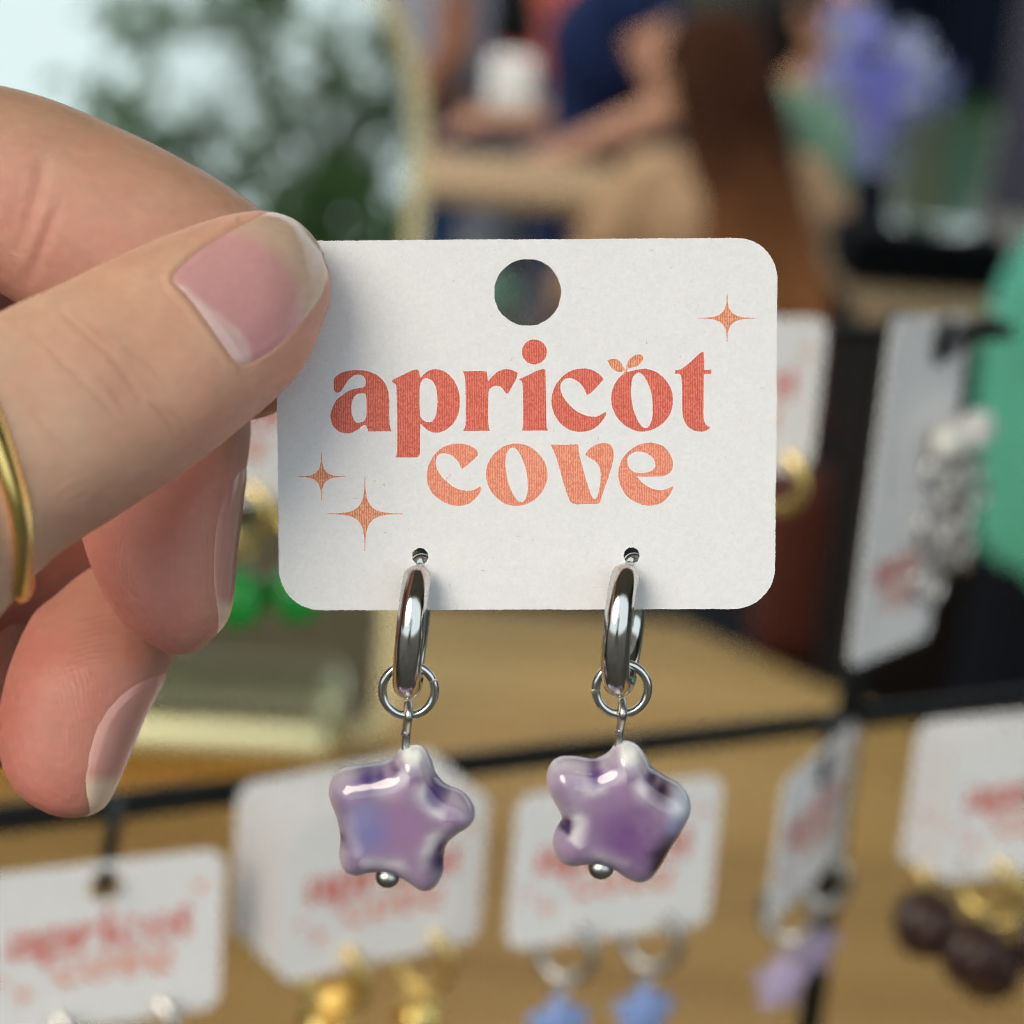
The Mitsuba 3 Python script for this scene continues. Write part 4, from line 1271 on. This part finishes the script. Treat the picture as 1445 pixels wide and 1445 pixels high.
FL_D = [mikit.ply(floret(.017), b_, smooth=True) for b_ in ('petal_violet', 'petal_pale')]
flw = thing('violet_flowers', 'drooping bunch of violet flowers standing in the glass vase', 'flowers')
stem_pts = [pb + [0, 0, .008], pb + [-.006, 0, .07], pb + [-.02, 0, .13], at(1255, 95, FD), at(1200, 75, FD)]
part(flw, 'stem', tube(CubicSpline(range(5), stem_pts)(np.linspace(0, 4, 40)), .003, 10), 'leaf_green', smooth=40)
stem2 = [pb + [.006, 0, .008], pb + [-.01, -.01, .06], at(1270, 190, FD - .03), at(1245, 235, FD - .04)]
part(flw, 'stem', tube(CubicSpline(range(4), stem2)(np.linspace(0, 3, 40)), .0028, 10), 'leaf_green', smooth=40)
fr = random.Random(3)
clus = [(1195, 60, 30, 9), (1185, 110, 26, 8), (1275, 80, 34, 10), (1290, 130, 34, 11), (1235, 130, 28, 9), (1255, 180, 34, 11), (1320, 150, 20, 6), (1240, 230, 22, 7)]
for (cx_, cy_, sp, n_) in clus:
    for _ in range(n_):
        c_ = at(cx_ + fr.gauss(0, sp * .55), cy_ + fr.gauss(0, sp * .55), FD + fr.gauss(0, .022))
        nz = unit([fr.gauss(0, .7), -1.0 + fr.gauss(0, .5), fr.gauss(.3, .6)])
        nx = unit(np.cross(nz, [0.1, 0.2, 1]))
        part(flw, 'floret', tw(FL_D[0 if fr.random() < .62 else 1], frame_matrix(c_, nx, np.cross(nz, nx), nz)), None)
for (x, y, a) in ((1375, 215, .2), (1350, 180, 1.0), (1300, 250, -.3)):
    s_ = trimesh.creation.icosphere(2, 1)
    s_.apply_transform(np.diag([.018, .0022, .042, 1]))
    s_.apply_transform(trimesh.transformations.rotation_matrix(a, [0, 1, 0]))
    s_.apply_translation(at(x, y, FD))
    part(flw, 'leaf', s_, 'leaf_green', smooth=True)

# ------------------------------------------------------------------ people
pr('skin_far', (0.42, 0.22, 0.15), 0.55)
pr('skin_brown', (0.20, 0.085, 0.05), 0.5)
pr('skin_tan', (0.42, 0.245, 0.145), 0.55)
def hair_fn(p, n, uv):
    st = noise(p.x * 90, p.y * 90, p.z * 4)
    t = smoothstep(-0.25, -0.62, p.z + 0.05 * noise(p.x * 20, p.y * 20, 0.0))
    return mix((0.034, 0.012, 0.006), (0.22, 0.085, 0.03), t) * (0.55 + 0.9 * st)


pr('hair_brown', mikit.proc(hair_fn), 0.75, spec=0.06)
pr('hair_black', (0.005, 0.004, 0.004), 0.5, spec=.2)
pr('cloth_navy', (0.005, 0.012, 0.05), 0.85, spec=.15)
pr('cloth_denim', (0.006, 0.03, 0.08), 0.85, spec=.15)
pr('cloth_mint', (0.15, 0.60, 0.43), 0.8)
pr('cloth_coral', (0.80, 0.17, 0.12), 0.8)
pr('cloth_beige', (0.40, 0.25, 0.145), 0.85)
pr('cloth_grey', (0.22, 0.22, 0.26), 0.85)
pr('cloth_dark', (0.004, 0.005, 0.009), 0.85, spec=.15)
pr('cloth_sage', (0.13, 0.23, 0.16), 0.85)
pr('shoe_dark', (0.03, 0.03, 0.035), 0.6)


def person(label, at_, yaw, H=1.68, top='cloth_navy', legs='cloth_denim', skin='skin_far', hair='hair_brown', hair_len=.12, arms=None, lean=0.0, sleeve=0.45, hem=.50):
    """at_: where the feet stand (x, y). arms: for (left, right) elbow and wrist in units of H in the body's own axes (x right, y ahead, z up)."""
    k = thing('person', label, 'person')
    S = lambda *p: np.array(p, float) * H
    arms = arms or [((-.15, -.01, .63), (-.14, .07, .50)), ((.15, -.01, .63), (.14, .07, .50))]
    ln = lambda p: np.array([p[0], p[1] * math.cos(lean) + max(p[2] - .52 * H, 0) * math.sin(lean), min(p[2], .52 * H) + max(p[2] - .52 * H, 0) * math.cos(lean)])
    pel, wai, che, nek, hd = S(0, 0, .53), S(0, 0, .62), S(0, 0, .73), S(0, -.005, .84), S(0, .018, .925)
    body = [(ln(pel), ln(wai), .085 * H, .072 * H), (ln(S(-.04, 0, .53)), ln(S(.04, 0, .53)), .075 * H, .075 * H), (ln(wai), ln(che), .074 * H, .085 * H), (ln(S(-.05, 0, .74)), ln(S(.05, 0, .74)), .075 * H, .075 * H),
            (ln(S(-.10, -.005, .80)), ln(S(.10, -.005, .80)), .038 * H, .038 * H), (ln(che), ln(nek), .06 * H, .034 * H), (ln(nek), ln(hd), .033 * H, .036 * H), (ln(hd), ln(S(0, .012, .945)), .055 * H, .058 * H), (ln(S(0, .03, .89)), ln(S(0, .03, .90)), .035 * H, .04 * H), (ln(S(0, .075, .915)), ln(S(0, .068, .93)), .010 * H, .007 * H)]
    for s in (-1, 1):
        body.append((ln(S(s * .056, .01, .92)), ln(S(s * .058, .005, .935)), .008 * H, .010 * H))
    legc = []
    for s in (-1, 1):
        hip, kne, ank = S(s * .055, 0, .50), S(s * .062, .012, .275), S(s * .062, -.005, .045)
        legc += [(hip, kne, .060 * H, .038 * H), (kne, ank, .037 * H, .023 * H)]
        body += [(ank, S(s * .068, .075, .018), .02 * H, .016 * H)]
    armc, fore, hands = [], [], []
    for s, (el, wr) in zip((-1, 1), arms):
        sh = ln(S(s * .112, -.005, .795))
        el, wr = ln(S(*el)), ln(S(*wr))
        armc.append((sh, el, .034 * H, .026 * H))
        fore.append((el, wr, .026 * H, .017 * H))
        dirn = unit(wr - el)
        sidev = unit(np.cross(dirn, [0.3 * s, .2, 1]))
        nv_ = np.cross(dirn, sidev)
        pm = wr + dirn * .042 * H
        hands.append((wr, pm, .017 * H, .020 * H))
        for q, ll in zip((-1.5, -.5, .5, 1.5), (.040, .046, .048, .038)):
            a_ = pm + sidev * q * .0105 * H
            b_ = a_ + dirn * ll * .6 * H + nv_ * .006 * H
            hands += [(a_, b_, .0062 * H, .0055 * H), (b_, b_ + dirn * ll * .5 * H + nv_ * .016 * H, .0055 * H, .0045 * H)]
        th_ = wr + dirn * .015 * H - sidev * .016 * H
        hands.append((th_, th_ + dirn * .03 * H - sidev * .016 * H + nv_ * .01 * H, .007 * H, .0055 * H))
    inflate = lambda cs_, d: [(a_, b_, ra + d, rb + d) for a_, b_, ra, rb in cs_]
    M = frame_matrix(np.array([at_[0], at_[1], GROUND]), (math.cos(yaw), math.sin(yaw), 0), (-math.sin(yaw), math.cos(yaw), 0), (0, 0, 1))
    def mk(cs_, h=.011, kk=.018, fold=0.0):
        m_ = blend(cs_, h, kk)
        if fold:                                               # loose folds running mostly downwards
            v_ = m_.vertices
            q_ = (meshkit.fbm(np.c_[v_[:, 0] * 16, v_[:, 1] * 16, v_[:, 2] * 3.5] + at_[0], 3) - 0.5)
            m_.vertices = v_ + m_.vertex_normals * (q_ * 2 * fold)[:, None]
        return moved(m_, M)
    part(k, 'body', moved(blend(body + legc + armc + fore + hands, .0095, .010), M), skin, smooth=True)
    shirt = inflate(body[:5] if hem < .55 else body[3:5] + [(ln(S(0, 0, hem)), ln(S(0, 0, .79)), .084 * H, .084 * H), (ln(S(-.09, 0, hem)), ln(S(-.09, 0, .77)), .06 * H, .06 * H), (ln(S(.09, 0, hem)), ln(S(.09, 0, .77)), .06 * H, .06 * H)], .009) + ([(ln(S(0, 0, .50)), ln(pel), .088 * H, .092 * H)] if hem < .55 else [])
    for (a_, b_, ra, rb) in armc:
        shirt.append((a_, a_ + (b_ - a_) * min(1, sleeve * 2), ra + .011, ra + .012))
    if sleeve > .5:
        for (a_, b_, ra, rb) in fore:
            shirt.append((a_, a_ + (b_ - a_) * (sleeve * 2 - 1), ra + .010, rb + .012))
    part(k, 'shirt', mk(shirt, fold=.014), top, smooth=True)
    part(k, 'trousers', mk(inflate(legc, .010) + [(S(-.035, 0, .50), S(.035, 0, .50), .083 * H, .083 * H)] + ([(ln(pel), ln(S(0, 0, hem)), .09 * H, .08 * H)] if hem > .55 else [])), legs, smooth=True)
    for s in (-1, 1):
        part(k, 'shoe', mk([(S(s * .062, -.02, .022), S(s * .07, .085, .016), .026 * H, .022 * H)], .009), 'shoe_dark', smooth=True)
    hr = [(ln(S(0, -.004, .945)), ln(S(0, -.008, .955)), .064 * H, .064 * H), (ln(S(0, -.03, .93)), ln(S(0, -.035, .90)), .055 * H, .050 * H)]
    if hair_len > .1:
        for s in (-1, 0, 1):
            hr.append((ln(S(s * .035, -.035, .92)), ln(S(s * .045, -.060 - .05 * min(1, hair_len / .25), .92 - min(hair_len, .26))), .038 * H, .032 * H))
    if hair_len > .3:
        for s in (-1, 0, 1):
            hr.append((ln(S(s * .045, -.11, .66)), ln(S(s * .03 + .012, -.112, .92 - hair_len)), .032 * H, .018 * H))
    part(k, 'hair', mk(hr, .010, .02, .013), hair, smooth=True)
    return k


def foot(x, d):
    """Ground point (x, y) under the place seen at column x, at height of the view axis' mid-frame, distance d."""
    p = at(x, 200, d)
    return p[0], p[1]


person('woman with long brown hair and a beige top, bending over a stall', foot(1085, 3.3), math.radians(25), 1.35, 'cloth_beige', 'cloth_dark', 'skin_tan', 'hair_brown', .40, arms=[((-.19, .06, .66), (-.14, .22, .60)), ((.20, .0, .64), (.17, .16, .58))], lean=.36, sleeve=.25)
person('person in a navy shirt with a bare arm bent to the hip', foot(862, 4.3), math.radians(90), 1.66, 'cloth_navy', 'cloth_navy', 'skin_far', 'hair_black', .08, arms=[((-.14, -.075, .68), (-.12, .05, .615)), ((.13, -.02, .64), (.10, .14, .62))], sleeve=.05)
person('person in dark jeans and a grey top with a brown arm hanging', foot(606, 5.5), math.radians(100), 1.80, 'cloth_grey', 'cloth_denim', 'skin_brown', 'hair_black', .26, sleeve=.2, hem=.62)
person('person in a bright coral top, farthest back', foot(738, 6.1), math.radians(180), 1.70, 'cloth_coral', 'cloth_grey', 'skin_far', 'hair_black', .08, sleeve=.45, hem=.63)
person('person in a sage green shirt behind the long haired woman, arm bare', foot(1120, 3.9), math.radians(250), 1.42, 'cloth_sage', 'cloth_dark', 'skin_far', 'hair_black', .08, sleeve=.25)
person('person at the right edge in a mint green top and dark high trousers', foot(1715, 1.45), math.radians(90), 1.50, 'cloth_mint', 'cloth_dark', 'skin_brown', 'hair_brown', .2, sleeve=.40, hem=.715)

# ------------------------------------------------------------------ stalls and hangings behind
pr('stall_grey', (0.055, 0.06, 0.052), 0.9, spec=.2)
pr('stall_navy', (0.002, 0.005, 0.014), 0.9, spec=.1)
pr('stall_lilac', (0.12, 0.11, 0.14), 0.85)
pr('white_cloth', (0.72, 0.72, 0.72), 0.85)


def stall_table(label, c, sx, sy, top, mat):
    k = thing('stall_table', label, 'table')
    part(k, 'top', rbox(sx, sy, .03, .005, (c[0], c[1], top - .015)), mat)
    for a in (-1, 1):
        for b_ in (-1, 1):
            part(k, 'leg', rbox(.04, .04, top - .031 - GROUND, .004, (c[0] + a * (sx / 2 - .05), c[1] + b_ * (sy / 2 - .05), (top - .031 + GROUND) / 2)), mat)
    return k


c_ = at(700, 242, 3.6)
stall_table('tan wooden stall table left behind the held card, between two people', c_, .42, .5, c_[2], 'tan_wood')
c_ = at(1130, 905, 1.95)
k = thing('covered_table', 'black cloth covered table beyond the wooden one', 'table')
part(k, 'cover', rbox(1.5, .45, c_[2] - GROUND, .01, (c_[0] - .1, c_[1] + .12, (c_[2] + GROUND) / 2)), 'black_cloth')


def hanging(label, x0, x1, d, mat, ztop, zbot=None):
    """An upright cloth with folds between photo columns x0 and x1 at distance d."""
    a, b_ = at(x0, 200, d), at(x1, 200, d)
    n = 60
    s_ = np.linspace(0, 1, n)
    zbot = GROUND + .02 if zbot is None else zbot
    zz = np.linspace(zbot, ztop, 8)
    X, Z = np.meshgrid(s_, zz, indexing='ij')
    L_ = np.linalg.norm((b_ - a)[:2])
    Yd = .03 * np.sin(X * L_ * 22) + .02 * np.sin(X * L_ * 51 + 2)
    P = a[None, None, :] + X[..., None] * (b_ - a)
    v = np.stack([P[..., 0], P[..., 1] + Yd, Z], -1)
    vb = v + [0, .006, 0]
    i, j = np.meshgrid(np.arange(n - 1), np.arange(7), indexing='ij')
    q = np.stack([i * 8 + j, (i + 1) * 8 + j, (i + 1) * 8 + j + 1, i * 8 + j + 1], -1).reshape(-1, 4)
    f = np.vstack([q[:, [0, 1, 2]], q[:, [0, 2, 3]]])
    k = thing('stall_curtain', label, 'curtain')
    part(k, 'cloth', trimesh.Trimesh(np.vstack([v.reshape(-1, 3), vb.reshape(-1, 3)]), np.vstack([f, f[:, ::-1] + n * 8]), process=False), mat)
    part(k, 'rod', tube([[v[0, 0, 0] - .05, v[0, 0, 1], ztop + .012], [v[-1, 0, 0] + .05, v[-1, 0, 1], ztop + .012]], .014, 10), 'tent_metal', smooth=40)


hanging('grey green stall curtain across the back', 480, 1240, 6.5, 'stall_grey', .7)
hanging('navy black stall curtain at the upper right behind the violet flowers', 1215, 1400, 3.3, 'stall_navy', .6)
hanging('pale lilac grey curtain at the upper right edge', 1400, 1600, 3.5, 'stall_lilac', .6, -.42)
pr('red_leather', (0.16, 0.045, 0.03), 0.55)
c_ = onplane(1150, 872, TABLE)
c_ = at(1150, 740, 1.75)
lb_ = thing('leather_bag', 'reddish brown leather bag behind the table, right of the held card', 'bag')
zb_ = float(onplane(1130, 905, 0)[2])
cz_ = at(1130, 905, 1.95)[2]
bx_ = at(1140, 735, 1.86)
part(lb_, 'body', rbox(.085, .07, bx_[2] + .05 - cz_, .03, (bx_[0], bx_[1], (bx_[2] + .05 + cz_) / 2 + .001)), 'red_leather', smooth=40)
hs_ = np.linspace(0, np.pi, 24)
part(lb_, 'handle', tube(np.c_[bx_[0] + .035 * np.cos(hs_), bx_[1] + 0 * hs_, bx_[2] + .047 + .05 * np.sin(hs_)], .005, 10), 'red_leather', smooth=40)
pr('bin_green', (0.17, 0.17, 0.12), 0.6)
k = thing('storage_bin', 'pale grey green bin seen through the round hole of the held card', 'bin')
c_ = at(690, 392, 2.45)
part(k, 'body', rbox(.080, .14, c_[2] - .032 - GROUND, .02, (c_[0], c_[1], (c_[2] - .032 + GROUND) / 2)), 'bin_green', smooth=40)
part(k, 'lid', rbox(.066, .09, .022, .008, (c_[0], c_[1], c_[2] - .0195)), 'cloth_sage', smooth=40)
k = thing('white_bag', 'small white bag standing on the tan stall table', 'bag')
c_ = at(722, 118, 3.6)
part(k, 'bag', rbox(.085, .05, .10, .02, c_), 'white_cloth', smooth=40)

# ------------------------------------------------------------------ the tree and shrubs behind the camera, seen in the mirror
mirror_n = -my


def seen_in_mirror(x, y, dist):
    d_ = unit(at(x, y, 1.0))
    t_ = ((morg - 0) @ mirror_n) / (d_ @ mirror_n)
    hit = d_ * t_
    r_ = d_ - 2 * (d_ @ mirror_n) * mirror_n
    return hit + r_ * dist


scene['foliage'] = {'type': 'principledthin', 'base_color': rgb(0.11, 0.18, 0.07), 'roughness': 0.5, 'diff_trans': 0.7, 'spec_trans': 0.0}
scene['foliage_light'] = {'type': 'principledthin', 'base_color': rgb(0.17, 0.24, 0.05), 'roughness': 0.5, 'diff_trans': 0.8, 'spec_trans': 0.0}
pr('bark', (0.09, 0.07, 0.05), 0.9)


def leaves(centres, size, r):
    """Many folded leaf blades, one mesh."""
    n = len(centres)
    a = r.normal(size=(n, 3))
    a /= np.linalg.norm(a, axis=1, keepdims=True)
    b_ = np.cross(a, r.normal(size=(n, 3)))
    b_ /= np.linalg.norm(b_, axis=1, keepdims=True)
    s_ = size * r.uniform(.6, 1.3, (n, 1))
    c = np.cross(a, b_)
    P = [centres - a * s_, centres + b_ * s_ * .42 + c * s_ * .1, centres + a * s_, centres - b_ * s_ * .42 + c * s_ * .1]
    v = np.stack(P, 1).reshape(-1, 3)
    k_ = np.arange(n)[:, None] * 4
    return trimesh.Trimesh(v, np.vstack([k_ + [0, 1, 2], k_ + [0, 2, 3]]), process=False)


tr = np.random.default_rng(5)
tc = seen_in_mirror(450, 165, 11.0)
tree = thing('tree', 'leafy tree reflected in the arched mirror, sky showing through its crown', 'tree')
base = np.array([tc[0] + .3, tc[1] - .4, GROUND])
part(tree, 'trunk', tube(CubicSpline([0, 1, 2, 3], [base, base + [.1, 0, 1.2], base + [0, .1, 2.4], tc + [0, 0, .3]])(np.linspace(0, 3, 30)), np.linspace(.07, .03, 30), 14), 'bark', smooth=40)
cl = []
for i in range(58):
    e_ = tc + tr.uniform(-1, 1, 3) * [1.15, .8, .85] + [0, 0, .15]
    part(tree, 'limb', tube(CubicSpline([0, 1, 2], [base + (tc - base) * tr.uniform(.6, .95), (tc + e_) / 2 + tr.normal(size=3) * .08, e_])(np.linspace(0, 2, 12)), np.linspace(.009, .003, 12), 7), 'bark', smooth=40)
    cl.append(e_ + tr.normal(size=(int(tr.uniform(25, 70)), 3)) * tr.uniform(.06, .13))
part(tree, 'crown', leaves(np.vstack(cl), .075, tr), 'foliage', kind='stuff')
for nm_, lab, (x, y), sz, n_, mat in (('shrub', 'dark green shrub low in the arched mirror', (470, 300), (.75, .5, .35), 4200, 'foliage'), ('shrub', 'yellow green shrub low in the arched mirror', (385, 296), (.28, .3, .2), 1100, 'foliage_light')):
    sc_ = seen_in_mirror(x, y, 10.0)
    k = thing(nm_, lab, 'shrub')
    nn_ = n_
    P = tr.normal(size=(nn_, 3))
    P /= np.linalg.norm(P, axis=1, keepdims=True)
    P = P * (tr.random((nn_, 1)) ** .35) * [sz[0], sz[1], 1.0]
    zspan = sc_[2] + sz[2] - GROUND
    P[:, 2] = (P[:, 2] * .5 + .5) * zspan
    part(k, 'foliage', leaves(np.array([sc_[0], sc_[1], GROUND]) + P, .10, tr), mat, kind='stuff')
    part(k, 'stem', tube([[sc_[0], sc_[1], GROUND], [sc_[0], sc_[1], GROUND + zspan * .7]], .04, 10), 'bark', smooth=40)

fp, fq = seen_in_mirror(100, 735, 8.0), seen_in_mirror(620, 735, 8.0)
fz = (fp[2] + fq[2]) / 2
pr('fence_brown', (0.20, 0.14, 0.085), 0.8)
fen = thing('board_fence', 'brown board fence low in the arched mirror', 'fence')
for i in range(22):
    c_ = fp + (fq - fp) * (i - 3) / 15
    w_ = np.linalg.norm(fq - fp) / 15
    part(fen, 'board', rbox(w_ * .97, .022, fz - GROUND + .02 * tr.random(), .003, (c_[0], c_[1], (fz + GROUND) / 2)), 'fence_brown')
part(fen, 'rail', rbox(np.linalg.norm(fq - fp) * 1.5, .04, .09, .003, ((fp[0] + fq[0]) / 2, (fp[1] + fq[1]) / 2 - .032, fz - .25)), 'fence_brown')
